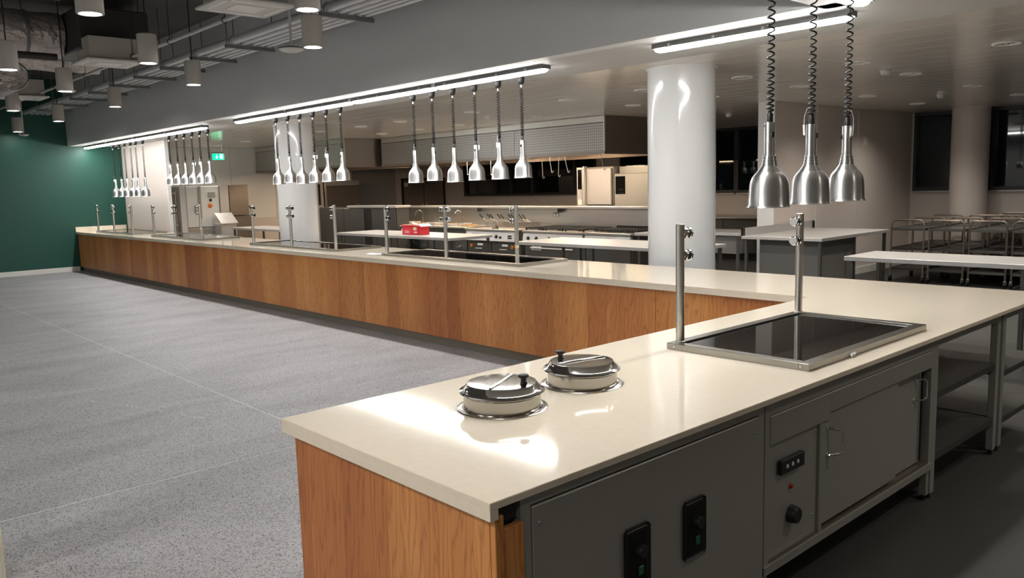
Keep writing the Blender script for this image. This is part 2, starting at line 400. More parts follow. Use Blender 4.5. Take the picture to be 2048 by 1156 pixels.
for xc, zc in ((-3.293, .525), (-2.98, .525)):
    m = MB().box(xc-.062, xc+.062, FY-.012, FY-.004, zc-.108, zc+.108, bev=.012)
    p = m.build('thermostat_plate', 'black', kcab)
    MB().box(xc-.045, xc+.045, FY-.0145, FY-.012, zc-.09, zc+.09, bev=.001).build('recess_face', 'rubber', p)
    MB().lathe([(0, .022), (.019, .022), (.022, .018), (.024, 0)], (xc+.005, FY-.0145, zc+.025), 20, axis=(0, -1, 0)).build('dial', 'black', p, smooth=True)
    MB().box(xc-.004, xc+.020, FY-.021, FY-.0145, zc-.058, zc-.028, bev=.002).build('rocker_switch', 'greenswitch', p)

# ---- hot cupboard
hc = thing('hot_cupboard', 'grey steel hot cupboard with two sliding doors and a dial panel under the near counter', 'cabinet', (-1.67, -.7, 0))
xa, xb = -2.504, -.832
MB().box(xa, xa+.035, FY, FY+.04, .17, .876).box(xb-.04, xb, FY, FY+.04, .17, .876).box(xa+.035, xb-.04, FY, FY+.04, .815, .876).box(xa, xb, FY-.004, FY+.05, .17, .205)\
    .box(-2.062, -2.035, FY, FY+.05, .205, .815).box(xa, xb, FY+.05, -.12, .17, .19).build('frame', 'steel_d', hc)
MB().box(xa, xb, -.14, -.12, .17, .87).box(xa, xa+.01, FY+.05, -.14, .19, .87).box(xb-.01, xb, FY+.05, -.14, .19, .87).build('carcass', 'steel_d', hc)
bxo('bottom_rail', 'steel_w', (xa+.035, xb-.04, FY+.002, FY+.08, .205, .222), hc)
bxo('top_fascia', 'steel_d', (xa+.035, -1.98, FY-.004, FY+.006, .695, .812), hc, bev=.002)
bxo('door_fascia', 'steel_d', (-1.98, xb-.04, FY-.003, FY+.006, .725, .812), hc, bev=.002)
cp = bxo('control_panel', 'steel_d', (xa+.036, -2.064, FY+.012, FY+.022, .222, .695), hc)
dp = MB().box(-2.39, -2.205, FY-.008, FY+.012, .552, .612, bev=.003).build('display', 'black', cp)
for k in range(3): MB().lathe([(0, .003), (.008, .002), (.009, 0)], (-2.345+k*.042, FY-.008, .582), 12, axis=(0, -1, 0)).build('button', 'bulbwhite', cp, smooth=True)
MB().lathe([(0, .012), (.008, .010), (.010, .004), (.012, 0)], (-2.285, FY+.012, .478), 14, axis=(0, -1, 0)).build('indicator_lamp', 'redlens', cp, smooth=True)
MB().lathe([(0, .036), (.030, .036), (.034, .030), (.038, 0)], (-2.28, FY+.012, .36), 24, axis=(0, -1, 0)).build('dial', 'black', cp, smooth=True)
for z in (.30, .66): screw((-2.09, FY+.012, z), cp, .008)
def pull(x, z0, z1, y, parent, r=.0048, out=.05, dx=.035):
    pts = [(x, y, z0), (x+dx*.3, y-out*.5, z0+.002)]
    for a in range(5): t = a/4*math.pi/2; pts.append((x+dx*.5+dx*.5*math.sin(t), y-out*(.6+.4*math.sin(t)), z0+.004+.016*(1-math.cos(t))))
    for a in range(5): t = math.pi/2*(1-a/4); pts.append((x+dx*.5+dx*.5*math.sin(t), y-out*(.6+.4*math.sin(t)), z1-.004-.016*(1-math.cos(t))))
    pts += [(x+dx*.3, y-out*.5, z1-.002), (x, y, z1)]
    return MB().tube(pts, r, 8).lathe([(.010, 0), (.010, .006), (.006, .010)], (x, y, z0), 12, axis=(0, -1, 0)).lathe([(.010, 0), (.010, .006), (.006, .010)], (x, y, z1), 12, axis=(0, -1, 0)).build('handle', 'chrome', parent, smooth=True)
d1 = bxo('sliding_door', 'steel_d', (-2.034, -1.26, FY+.006, FY+.020, .232, .75), hc, bev=.004)
pull(-1.985, .535, .655, FY+.006, d1)
d2 = bxo('sliding_door', 'steel_d', (-1.60, -.935, FY+.030, FY+.044, .226, .75), hc, bev=.004)
pull(-1.01, .575, .69, FY+.030, d2)
bxo('door_edge_strip', 'steel', (-.953, -.935, FY+.026, FY+.030, .226, .74), hc)
for x in (xa+.02, xb-.02):
    for y in (FY+.025, -.2):
        g = bxo('leg', 'steel_d', (x-.017, x+.017, y-.017, y+.017, .03, .17), hc); MB().cyl((x, y, 0), (x, y, .03), .012, 10).build('foot', 'black', g)

# ---- open shelf units
def shelf_unit(x0, x1, y0, y1, zs, label):
    t = thing('open_shelf_unit', label, 'shelf', ((x0+x1)/2, (y0+y1)/2, 0), 'open steel shelf units')
    for x in (x0, x1-.05):
        for y in (y0, y1-.04):
            g = bxo('leg', 'steel_d', (x, x+.05, y, y+.04, .03, .876), t, bev=.002); MB().cyl((x+.025, y+.02, 0), (x+.025, y+.02, .03), .014, 10).build('foot', 'black', g)
    for z in zs: MB().box(x0+.05, x1-.05, y0+.004, y1-.04, z-.035, z).build('shelf', 'steel_eq', t)
    bxo('top_rail', 'steel_d', (x0+.05, x1-.05, y0, y0+.03, .83, .876), t)
    bxo('back_panel', 'black', (x0+.05, x1-.05, y1-.036, y1-.03, .10, .876), t)  # black back and darker shelves put the shade inside the unit into colour
shelf_unit(-.83, .19, FY, -.12, (.575, .235), 'open steel shelf unit with two dark shelves at the right end of the near counter')
shelf_unit(.24, 1.06, FY, -.12, (.50, .20), 'open steel shelf unit in the corner below the worktop at the picture edge')

# ================================================================ HOT PLATES WITH GANTRY POSTS
def hot_plate(x0, x1, y0, y1, posts, label, along, tape=None):
    """posts: list of (x, y, [clamp directions]); along 'x' or 'y' = run of the posts"""
    t = thing('heated_plate', label, 'hot plate', ((x0+x1)/2, (y0+y1)/2, .9), 'heated display plates with post gantries')
    w = .05
    for d in ((x0, x1, y0, y0+w, .9, .932), (x0, x1, y1-w, y1, .9, .932), (x0, x0+w, y0+w, y1-w, .9, .932), (x1-w, x1, y0+w, y1-w, .9, .932)):
        bxo('frame_rail', 'steel_f', d, t, bev=.0015)
    bxo('glass', 'bglass', (x0+w, x1-w, y0+w, y1-w, .9, .924), t)
    for i, (x, y, dirs) in enumerate(posts):
        p = MB().lathe([(.0212, .0), (.0212, .58), (.018, .582), (0, .582)], (x, y, .931), 24).build('post', 'steel', t, smooth=True)
        MB().lathe([(.026, 0), (.026, .004), (.0215, .006)], (x, y, .931), 24).build('base_ring', 'steel', p, smooth=True)
        for dz in (.535, .425):
            for sgn in dirs:
                ax = (sgn, 0, 0) if along == 'x' else (0, sgn, 0); A = Vector(ax)
                c = Vector((x, y, .931+dz))+A*.019
                m = MB().lathe([(.014, 0), (.014, .006), (.024, .007), (.027, .010), (.027, .022), (.025, .024), (.010, .025), (.010, .040), (.025, .041), (.027, .043), (.027, .054), (.023, .058), (0, .058)], c, 20, axis=ax)
                g = m.build('glass_clamp', 'chrome', p, smooth=True)
                MB().lathe([(.0235, .0245), (.0235, .0405)], c, 20, axis=ax).build('gasket', 'black', p, smooth=True)
        if tape == i: MB().lathe([(.0222, .16), (.0222, .185)], (x, y, .931), 24).build('masking_tape', 'tape', p, smooth=True)
    return t
np_ = hot_plate(-2.035, -.775, -1.06, -.315, [(-1.965, -.345, (1,)), (-.795, -.345, (-1,))], 'near black glass hot plate in a steel frame with two posts', 'x')
for x in (-1.4,): pass
for y in (-.36, -1.02): MB().lathe([(0, .002), (.005, .001), (.005, 0)], (-2.035, y, .916), 8, axis=(-1, 0, 0)).build('screw', 'chrome', np_)
plates = [((.265, .955), (3.20, 5.67), (3.275, 4.43, 5.60), 'long black glass hot plate on the counter in front of the cooking ranges', 0),
          ((.265, .955), (6.72, 9.33), (6.80, 8.02, 9.25), 'long black glass hot plate on the counter in front of the slimmer white column', None),
          ((.265, .955), (11.2, 13.66), (11.28, 12.46, 13.58), 'long black glass hot plate on the counter in front of the white dishwash cabinet', 0),
          ((.265, .955), (14.73, 17.2), (14.81, 16.0, 17.12), 'farthest long black glass hot plate on the counter beside the green wall', None)]
for (xa_, xb_), (ya_, yb_), py_, lab, tp in plates:
    hot_plate(xa_, xb_, ya_, yb_, [(.30, py_[0], (1,)), (.30, py_[1], (1, -1)), (.30, py_[2], (-1,))], lab, 'y', tp)

# ================================================================ SOUP KETTLES
def kettle(x, y, knob_ang, hinge_ang, label, second=False):
    t = thing('soup_kettle', label, 'soup kettle', (x, y, .9), 'round soup kettles sunk into the worktop')
    MB().lathe([(.138, .0), (.171, .0), (.172, .002), (.168, .005), (.152, .007), (.147, .004), (.146, .0)], (x, y, .9), 64).build('collar', 'steel_k', t, smooth=True)
    MB().lathe([(.145, -.015), (.1455, .052), (.149, .056), (.152, .058), (.152, .061), (.145, .062)], (x, y, .9), 64).build('pot', 'steel_k', t, smooth=True)
    ld = MB().lathe([(.150, .062), (.158, .062), (.161, .065), (.160, .069), (.150, .072), (.146, .0735), (.1305, .0965), (.1240, .0970), (.06, .0973), (0, .0975)], (x, y, .9), 64).build('lid', 'lid', t, smooth=True)
    a = hinge_ang; d = Vector((math.cos(a), math.sin(a), 0)); c = Vector((x, y, 1.0005)); L = .118
    MB().obox(c-Vector((0, 0, .0015)), (2*L, .013, .003), (0, 0, a), bev=.001).cyl(c-d*L, c+d*L, .003, 10).build('hinge', 'chrome', ld, smooth=True)
    k = Vector((x, y, .901))+Vector((math.cos(knob_ang), math.sin(knob_ang), 0))*.092
    MB().lathe([(.0, .0975), (.014, .0975), (.013, .101), (.0105, .104), (.011, .118), (.019, .121), (.021, .126), (.018, .131), (.008, .132), (0, .1325)], k, 24).build('knob', 'black', ld, smooth=True)
    MB().lathe([(.006, .066), (.008, .068), (.006, .074)], (x+.157*math.cos(a), y+.157*math.sin(a), .9), 8).build('ladle_notch', 'black', ld)
kettle(-3.281, -.491, -1.22, .477, 'nearer soup kettle with its black knob on the right side of the lid')
kettle(-2.818, -.469, 2.0, -.21, 'farther soup kettle with its black knob at the back left of the lid')

# ================================================================ HEAT LAMPS
def lamp_proto(drop, seg=28, turns=21):
    """local origin at the ceiling; drop = ceiling to rim"""
    t = thing('heat_lamp', '', 'heat lamp')
    z = -drop
    MB().lathe([(0, 0), (.036, 0), (.038, -.012), (.036, -.05), (.026, -.075), (.010, -.085), (0, -.085)], (0, 0, 0), 20).build('ceiling_rose', 'black', t, smooth=True)
    MB().lathe([(0, -.085), (.008, -.085), (.008, -.11), (0, -.11)], (0, 0, 0), 12).build('cord_grip', 'bulbwhite', t, smooth=True)
    zt = -.11; zb = z+.435; pts = []; n = turns*9
    for i in range(n+1):
        u = i/n; ph = 2*math.pi*turns*u; zz = zt+(zb-zt)*(1-(1-u)**1.28)
        r = .0155*min(1, u*25, (1-u)*25)
        pts.append((r*math.cos(ph), r*math.sin(ph), zz))
    MB().tube(pts, .0044, 5).build('coiled_cord', 'rubber', t, smooth=True)
    MB().lathe([(0, z+.437), (.008, z+.437), (.0135, z+.43), (.0135, z+.385), (0, z+.385)], (0, 0, 0), 16).build('sleeve', 'black', t, smooth=True)
    MB().lathe([(0, z+.391), (.0235, z+.391), (.0245, z+.389), (.0245, z+.236)], (0, 0, 0), seg).build('stem', 'alu', t, smooth=True)
    sh = MB().lathe([(.0245, z+.240), (.029, z+.239), (.031, z+.225), (.0365, z+.192), (.042, z+.180), (.052, z+.168), (.066, z+.155), (.077, z+.141), (.085, z+.122), (.089, z+.10), (.091, z+.07), (.094, z+.012), (.0975, z+.004), (.1005, z+.001), (.1005, z), (.096, z+.002), (.092, z+.012), (.089, z+.07), (.086, z+.105), (.07, z+.146), (.03, z+.2)], (0, 0, 0), seg).build('shade', 'alu', t, smooth=True)
    m = MB()
    for row, (zz, rr) in enumerate(((.228, .0308), (.214, .0331), (.200, .0355))):
        for k in range(12):
            a = 2*math.pi*(k+.15)/12; m.lathe([(0, .0012), (.0022, .0008), (.0022, -.001)], (rr*math.cos(a), rr*math.sin(a), z+zz), 6, axis=(math.cos(a), math.sin(a), .12))
    m.build('vent_holes', 'black', sh)
    MB().lathe([(0, .002), (.004, .0015), (.004, -.001)], (0, -.0245, z+.375), 8, axis=(0, -1, 0)).build('screw', 'black', t)
    MB().lathe([(0, .03), (.022, .03), (.03, .0), (.022, -.04), (0, -.055)], (0, 0, z+.11), 16).build('bulb', 'pend', t, smooth=True)
    return t
def add_lamp_bits(t, drop, kind):
    z = -drop
    a = [1.1, -1.9, .2, 2.6, -.6, 1.8][kind % 6]; d = Vector((math.cos(a), math.sin(a), 0))
    MB().obox(Vector((d.x*.0265, d.y*.0265, z+.335)), (.010, .014, .026), (0, 0, a), bev=.002).build('rocker_switch', 'black', t)
    if kind % 3 != 2:
        b = a+2.6; e = Vector((math.cos(b), math.sin(b), 0)); s = e*.034
        MB().tube([(0, 0, z+.475), (e.x*.02, e.y*.02, z+.47), (s.x, s.y, z+.43), (s.x, s.y, z+.39)], .0012, 4).build('tag_string', 'paper', t)
        MB().obox(Vector((s.x, s.y, z+.365)), (.002, .024, .052), (0, .06, b+.5)).build('tag', 'paper', t)
LX = .72
rows = [('row by the green wall', [17.03, 16.61, 16.24, 15.84, 15.52, 15.08], 1.672),
        ('row by the exit sign', [13.60, 13.22, 12.84, 12.46, 12.10, 11.73], 1.88),
        ('row before the slimmer column', [9.12, 8.74, 8.37, 7.98, 7.61, 7.22], 1.815),
        ('row before the cooking ranges', [5.52, 5.14, 4.75, 4.36, 3.965, 3.60], 1.77)]
for lab, ys, zr in rows:
    protos = {}
    for i, y in enumerate(ys):
        dz = [0.0, .018, -.006, .006, .01, .016][i] if zr < 1.85 and zr > 1.7 else 0
        drop = CZ-zr-dz
        t = lamp_proto(drop, 40, 22) if True else None
        add_lamp_bits(t, drop, i)
        t.location = (LX, y, CZ); t.rotation_euler = (0, 0, .3*i)
        tag(t, 'silver heat lamp, %s from the left in the %s' % (ORD[i], lab), 'heat lamp', 'retractable heat lamps on coiled cords')
for i, x in enumerate((-1.775, -1.385, -1.0)):
    drop = CZ-1.587-.002*i; t = lamp_proto(drop, 48, 21); add_lamp_bits(t, drop, (2, 1, 0)[i])
    if i:
        pass
    t.location = (x, -.71, CZ); t.rotation_euler = (0, 0, [-2.3, 1.2, .9][i])
    tag(t, ['large looking silver heat lamp nearest the big column, left of the close three', 'middle one of the three close silver heat lamps over the near hot plate', 'right one of the three close silver heat lamps, with a white tag'][i], 'heat lamp', 'retractable heat lamps on coiled cords')

# ================================================================ LINEAR BATTENS
def batten_proto():
    t = thing('linear_light', '', 'ceiling light'); L = 1.66; h = .05
    MB().prism([(-.050, 0, 0), (.050, 0, 0), (.058, 0, -.038), (-.058, 0, -.038)], (0, L, 0)).build('housing', 'batten', t)
    # diffuser: rounded trough with tapered ends
    secs = [(0.0, .35, .3), (.012, .7, .7), (.035, .92, .95), (.06, 1, 1), (L-.06, 1, 1), (L-.035, .92, .95), (L-.012, .7, .7), (L, .35, .3)]
    m = MB(); rings = []
    for y, sw, shh in secs:
        r = []
        for k in range(9):
            a = math.pi*k/8; r.append(m.bm.verts.new(((.050*sw*math.cos(a)), y, -.0375-.030*shh*math.sin(a)**.7)))
        rings.append(r)
    for A, B in zip(rings[:-1], rings[1:]):
        for k in range(8): m.bm.faces.new((A[k], A[k+1], B[k+1], B[k]))
        m.bm.faces.new((A[8], A[0], B[0], B[8]))
    m.bm.faces.new(rings[0]); m.bm.faces.new(rings[-1][::-1])
    m.build('diffuser', 'strip', t, smooth=True)
    for y in (.22, .64, 1.06, 1.48): bxo('clip', 'galv', (-.0600, -.053, y, y+.02, -.042, -.012), t)
    for y in (0, L-.03): bxo('end_cap', 'batten', (-.0585, .0585, y, y+.03, -.0385, -.0005), t)
    return t
bp_ = batten_proto(); first = True
def place_batten(x, y, rz, label):
    global first
    if first: bp_.location = (x, y, CZ); bp_.rotation_euler = (0, 0, rz); tag(bp_, label, 'ceiling light', 'linear lights under the bulkhead'); first = False; return bp_
    return copy_tree(bp_, (x, y, CZ), label, 'linear lights under the bulkhead', rz)
BX = .335
for i in range(4): place_batten(BX, 17.72-1.715*(i+1), 0, 'lit linear light, %s from the left in the run ending at the green wall' % ORD[i])
for i in range(4): place_batten(BX, 9.70-1.715*(i+1), 0, 'lit linear light, %s from the left in the long middle run' % ORD[i])
place_batten(BX, -.10, 0, 'single lit linear light beside the top of the big white column')
place_batten(-.03, -.345, math.pi/2, 'lit linear light whose end shows at the top edge above the close heat lamps')
place_batten(-1.745, -.345, math.pi/2, 'lit linear light over the near soup kettles, continuing the run out of frame')

# ================================================================ HALL PENDANTS
def pendant_proto():
    t = thing('cylinder_pendant', '', 'pendant light'); H = .30; R_ = .10
    MB().lathe([(0, H), (R_-.006, H), (R_, H-.005), (R_, .004), (R_-.003, 0), (.082, 0), (.079, .012)], (0, 0, 0), 36).build('body', 'pend', t, smooth=True)
    MB().lathe([(0, .009), (.079, .009)], (0, 0, 0), 32).build('lens', 'disc', t)
    MB().cyl((0, 0, H), (0, 0, HZ-3.10), .007, 8).build('rod', 'black', t, smooth=True)
    MB().lathe([(0, HZ-3.10), (.04, HZ-3.10), (.04, HZ-3.10-.03), (.007, HZ-3.10-.04)], (0, 0, 0), 16).build('ceiling_cup', 'pend', t, smooth=True)
    return t
pp_ = pendant_proto()
pend = [(-3.24, 4.18, 'large looking cylinder pendant at the top left beside the dark duct box'), (-1.98, 3.12, 'cylinder pendant cut by the top edge, above its neighbour near the access point'),
        (-1.11, 4.61, 'cylinder pendant just right of the disc shaped wireless access point'), (-2.05, 6.43, 'cylinder pendant right of the dark duct box, in front of the second cassette'),
        (-.97, 7.96, 'cylinder pendant hanging below the pipe rack, third from the right'), (-.95, 11.19, 'cylinder pendant in front of the bulkhead, fourth from the right near the pipe rack'),
        (-1.0, 14.31, 'cylinder pendant with unseen lens against the green wall by the bulkhead corner'), (-2.11, 9.41, 'cylinder pendant under the foil duct left of the small smoke detector'),
        (-3.11, 7.64, 'cylinder pendant at the left border in front of the round duct end'), (-2.10, 12.49, 'cylinder pendant at left in front of the third cassette'),
        (-1.05, 17.35, 'farthest and smallest cylinder pendant near the green wall at left')]
for i, (x, y, lab) in enumerate(pend):
    if i == 0: pp_.location = (x, y, 3.10); tag(pp_, lab, 'pendant light', 'cylinder pendants in the dining hall')
    else: copy_tree(pp_, (x, y, 3.10), lab, 'cylinder pendants in the dining hall')
FILL_PEND = [(-7.0, 1.0), (-7.0, 3.6), (-7.0, 6.2), (-7.0, 8.8)]
# fill pendants added out of view at left to light the wood fronts
for i, (x, y) in enumerate(FILL_PEND):
    copy_tree(pp_, (x, y, 3.10), 'added unseen fill pendant out of frame at left, %s of the hidden grid' % ORD[i], 'added fill pendants left of the frame')
def spot(x, y, z, e, ang=95, bl=.8):
    l = bpy.data.lights.new('pendant_lamp', 'SPOT'); l.energy = e; l.spot_size = math.radians(ang); l.spot_blend = bl; l.shadow_soft_size = .07; l.color = (1, .975, .95)
    o = bpy.data.objects.new('pendant_lamp', l); COL.objects.link(o); o.location = (x, y, z)
for x, y in [p[:2] for p in pend]:
    if y not in (14.31, 17.35): spot(x, y, 3.095, PEND_SPOT)

for x, y in FILL_PEND: spot(x, y, 3.095, PEND_WIDE, 168, .3)
# ================================================================ HALL CEILING SERVICES
# trapeze rack along the bulkhead
tz = 3.50
PIPES = [(-.79, .048), (-.655, .040), (-.545, .030), (-.45, .026), (-.345, .034)]
trys = [4.83, 7.1, 8.22, 9.3, 10.42, 11.6, 12.75, 13.9, 15.1, 16.3]
names = ['nearest the top edge', 'second from the top edge', 'third from the top edge', 'fourth from the top edge', 'fifth from the top edge', 'sixth from the top edge', 'seventh from the top edge', 'eighth from the top edge', 'ninth from the top edge', 'tenth and farthest']
tp0 = None
for y, nm in zip(trys, names):
    if tp0 is None:
        tp0 = thing('trapeze_bracket', '', 'bracket', (-.57, y, tz), 'trapeze brackets of the pipe rack')
        MB().box(-.89, -.25, y-.02, y+.02, tz-.04, tz).build('channel', 'dkgalv', tp0)
        for x in (-.87, -.27): MB().cyl((x, y, tz-.03), (x, y, HZ), .006, 6).build('threaded_rod', 'dkgalv', tp0)
        o = tp0
    else: o = copy_tree(tp0, (-.57, y, tz))
    o['label'] = 'dark channel bracket carrying the pipes, %s' % nm
for (x, r), nm in zip(PIPES, ('thick lagged pipe lying leftmost on the trapeze rack', 'second lagged pipe from the left on the trapeze rack', 'middle pipe of the five on the trapeze rack', 'fourth thin pipe on the trapeze rack', 'pipe nearest the bulkhead on the trapeze rack')):
    t = thing('service_pipe', nm, 'pipe', (x, 9.0, tz), 'pipes on the trapeze rack')
    MB().cyl((x, 1.5, tz+r+.002), (x, YW, tz+r+.002), r, 14).build('pipe', 'galv', t, smooth=True)
    cl = None
    for y in trys:
        if cl is None: cl = MB().tube([(x-r-.004, y, tz+.006), (x-r-.004, y, tz+r), (x-r*.7, y, tz+r*1.85), (x, y, tz+2*r+.008), (x+r*.7, y, tz+r*1.85), (x+r+.004, y, tz+r), (x+r+.004, y, tz+.006)], .004, 5).build('pipe_clip', 'dkgalv', t)
        else: o = cl.copy(); COL.objects.link(o); o.parent = t; o.location = (0, y-trys[0], 0)
sp_ = thing('sprinkler_pipe', 'thin pale sprinkler pipe running beside the cassettes with ring hangers', 'pipe', (-1.48, 9, 3.5))
MB().cyl((-1.48, 2.6, 3.5), (-1.48, YW, 3.5), .02, 10).build('pipe', 'offwhite', sp_, smooth=True)
for y in (5.75, 7.3, 8.6, 10.7, 12.4, 14.1, 15.8):
    MB().tube([(-1.48+.03*math.cos(a*math.pi/6), y, 3.5+.03*math.sin(a*math.pi/6)) for a in range(12)], .005, 5, closed=True).cyl((-1.48, y, 3.53), (-1.48, y, HZ), .004, 6).build('ring_hanger', 'black', sp_)
# cassettes
def cassette(y, lab):
    t = thing('ceiling_cassette', lab, 'air conditioner', (-1.71, y, 3.42), 'ceiling cassettes in the hall')
    x0, x1, y0, y1 = -2.06, -1.36, y-.33, y+.33
    MB().box(x0, x1, y0, y1, 3.42, 3.445, bev=.006).build('fascia', 'offwhite', t)
    MB().box(x0+.06, x1-.06, y0+.06, y1-.06, 3.445, 3.72).build('casing', 'pend', t)
    MB().box(x0+.2, x1-.2, y0+.2, y1-.2, 3.414, 3.42, bev=.003).build('intake_grille', 'white', t)
    for d in ((x0+.1, x1-.1, y0+.06, y0+.11), (x0+.1, x1-.1, y1-.11, y1-.06), (x0+.05, x0+.09, y0+.12, y1-.12), (x1-.09, x1-.05, y0+.12, y1-.12)): bxo('air_flap', 'white', (*d, 3.417, 3.421), t)
    for x in (x0+.08, x1-.08):
        for yy in (y0+.08, y1-.08): MB().cyl((x, yy, 3.72), (x, yy, HZ), .005, 6).build('hanger_rod', 'black', t)
cassette(4.75, 'square white ceiling cassette nearest the top edge of the picture')
cassette(8.88, 'square white ceiling cassette below the dark duct box')
cassette(13.6, 'far square ceiling cassette at the left border')
# duct work
fc = thing('fan_coil_box', 'dark lagged fan coil box at top left joined to the foil duct', 'duct', (-1.6, 9.3, 3.6))
bxo('casing', 'dkbox', (-2.02, -1.14, 8.9, 10.0, 3.60, 4.14), fc, bev=.02)
bxo('bottom_flange', 'dkgalv', (-2.04, -1.12, 8.88, 10.02, 3.585, 3.61), fc)
for x in (-1.30, -1.22): MB().lathe([(.022, 0), (.026, .01), (.022, .02)], (x, 8.9, 3.64), 12, axis=(0, -1, 0)).build('spigot', 'galv', fc)
for x in (-1.9, -1.25): MB().cyl((x, 8.95, 4.1), (x, 8.95, HZ), .006, 6).build('hanger_rod', 'black', fc)
def duct(name, lab, p0, p1, r, n, m='foil', flat=1.0):
    P0, P1 = Vector(p0), Vector(p1); d = (P1-P0); L = d.length; prof = []
    rnd = random.Random(hash(lab) % 999 if False else len(lab))
    for i in range(n+1):
        u = i/n; prof.append((r*(1+.035*math.sin(i*1.9)+rnd.uniform(-.02, .02)), L*u))
    t = thing(name, lab, 'duct', p0, 'foil lagged ducts')
    MB().lathe([(0, 0)]+prof+[(0, L)], p0, 28, axis=d).build('lagging', m, t, smooth=True)
    for u in (.12, .5, .88):
        c = P0+d*u; MB().lathe([(r*1.045, -.02), (r*1.05, 0), (r*1.045, .02)], c, 28, axis=d).build('strap', 'dkgalv', t, smooth=True)
        MB().cyl(c+Vector((0, 0, r)), (c.x, c.y, HZ), .005, 6).build('hanger_rod', 'black', t)
duct('foil_duct', 'foil lagged duct running left from the dark fan coil box', (-2.04, 9.72, 3.86), (-5.6, 9.72, 3.86), .29, 26)
duct('foil_duct', 'second foil lagged duct farther back below the first', (-1.15, 11.2, 3.79), (-5.6, 11.2, 3.79), .20, 30)
dr = thing('round_duct_end', 'round duct end facing the viewer at the left border', 'duct', (-2.56, 10.1, 3.36))
MB().lathe([(.195, 0), (.2, .01), (.2, 1.4)], (-2.56, 10.1, 3.36), 32, axis=(0, 1, 0)).build('sleeve', 'foil', dr, smooth=True)
MB().lathe([(0, .05), (.09, .045), (.19, .03)], (-2.56, 10.1, 3.36), 32, axis=(0, 1, 0)).build('end_cap', 'foil', dr, smooth=True)
for y in (10.25, 10.75): MB().cyl((-2.56, y, 3.55), (-2.56, y, HZ), .005, 6).build('hanger_rod', 'black', dr)
tag(MB().cyl((-2.2, 9.3, 3.52), (-5.6, 9.3, 3.52), .045, 12).build('drain_pipe', 'dkbox', smooth=True), 'dark lagged pipe running below the first foil duct', 'pipe')
# wireless access points
def ap(x, y, z, r, lab, rod=True):
    t = thing('access_point', lab, 'access point', (x, y, z), 'disc shaped ceiling devices')
    MB().lathe([(0, -.03), (r*.6, -.024), (r*.95, -.006), (r, .004), (r*.9, .012), (0, .016)], (x, y, z), 32).build('disc', 'offwhite', t, smooth=True)
    MB().lathe([(r*.97, .012), (r*.98, .014), (r*.6, .026), (0, .028)], (x, y, z), 32).build('back_plate', 'black', t, smooth=True)
    if rod: MB().cyl((x, y, z+.02), (x, y, HZ), .014, 10).build('pole', 'galv', t, smooth=True)
ap(-.9, 5.44, 3.21, .135, 'disc shaped wireless access point on a pole left of the bulkhead pendant')
ap(-1.85, 10.2, 3.2, .085, 'small pale smoke detector dish under the second cassette at left')
ap(-1.02, 17.0, 3.02, .10, 'small dish beside the farthest cylinder pendant')

# ================================================================ KITCHEN TABLES
def table(x0, x1, y0, y1, h, label, shelf=True, upstand=None, group='steel pass tables', nleg=2, long='y'):
    t = thing('steel_table', label, 'table', ((x0+x1)/2, (y0+y1)/2, 0), group)
    MB().box(x0, x1, y0, y1, h-.045, h, bev=.003).build('top', 'steel_b', t)
    ys = [y0+.06+(y1-y0-.12)*i/(nleg-1) for i in range(nleg)] if long == 'y' else None
    spots = [(x, y) for x in (x0+.05, x1-.05) for y in ys] if ys else [(x0+.06+(x1-x0-.12)*i/(nleg-1), y) for i in range(nleg) for y in (y0+.05, y1-.05)]
    for x, y in spots:
        g = MB().box(x-.02, x+.02, y-.02, y+.02, .04, h-.045, bev=.003).build('leg', 'steel_eq', t)
        MB().cyl((x, y, 0), (x, y, .04), .016, 10).build('foot', 'black', g)
    if shelf: bxo('undershelf', 'steel_d', (x0+.07, x1-.07, y0+.08, y1-.08, .25, .285), t)
    if upstand == 'y1': bxo('upstand', 'steel_b', (x0, x1, y1-.015, y1, h, h+.11), t)
    return t
table(2.72, 3.62, 7.45, 10.9, .90, 'steel pass table carrying the red box', nleg=3)
table(2.72, 3.70, 3.05, 5.92, .90, 'steel pass table right behind the counter in front of the six burner range', nleg=3, shelf=False)
table(2.86, 3.60, -2.1, 1.12, .90, 'steel pass table at right in front of the trolleys', nleg=3, shelf=False)
table(2.70, 3.50, 13.2, 15.55, .90, 'small far steel table left of the slimmer white column', shelf=False)
dt = table(5.02, 7.12, 2.45, 3.655, .90, 'steel dish table with rear upstand standing against the beige wall end', upstand='y1', group='dish tables', long='x', nleg=3, shelf=False)
MB().box(5.25, 6.35, 2.60, 3.5, .10, .84, bev=.006).build('under_cabinet', 'grey_dark', dt)
for x in (5.02, 7.06): bxo('upstand_cap', 'black', (x, x+.06, 3.63, 3.656, .9, 1.015), dt)
bt = table(5.5, 6.3, 3.98, 4.9, .90, 'short steel sink table tucked behind the lit wall end', group='dish tables', shelf=False)
bxo('sink_bowl', 'grey_dark', (5.55, 6.25, 4.05, 4.8, .58, .85), bt)
# dark back counter on the window side
bc = thing('back_counter', 'dark cupboard run below the windows right of the big column', 'cabinet', (10.3, 7, 0))
bxo('top', 'steel', (9.75, 10.88, 4.1, 11.0, .87, .905), bc, bev=.003)
for k in range(7):
    bxo('cupboard_door', 'steel_eq', (9.79, 9.81, 4.14+k*.975, 4.14+k*.975+.96, .16, .855), bc, bev=.003)
bxo('carcass', 'black', (9.82, 10.86, 4.12, 10.98, .12, .865), bc)
bxo('plinth', 'black', (9.9, 10.8, 4.15, 10.9, 0, .12), bc)

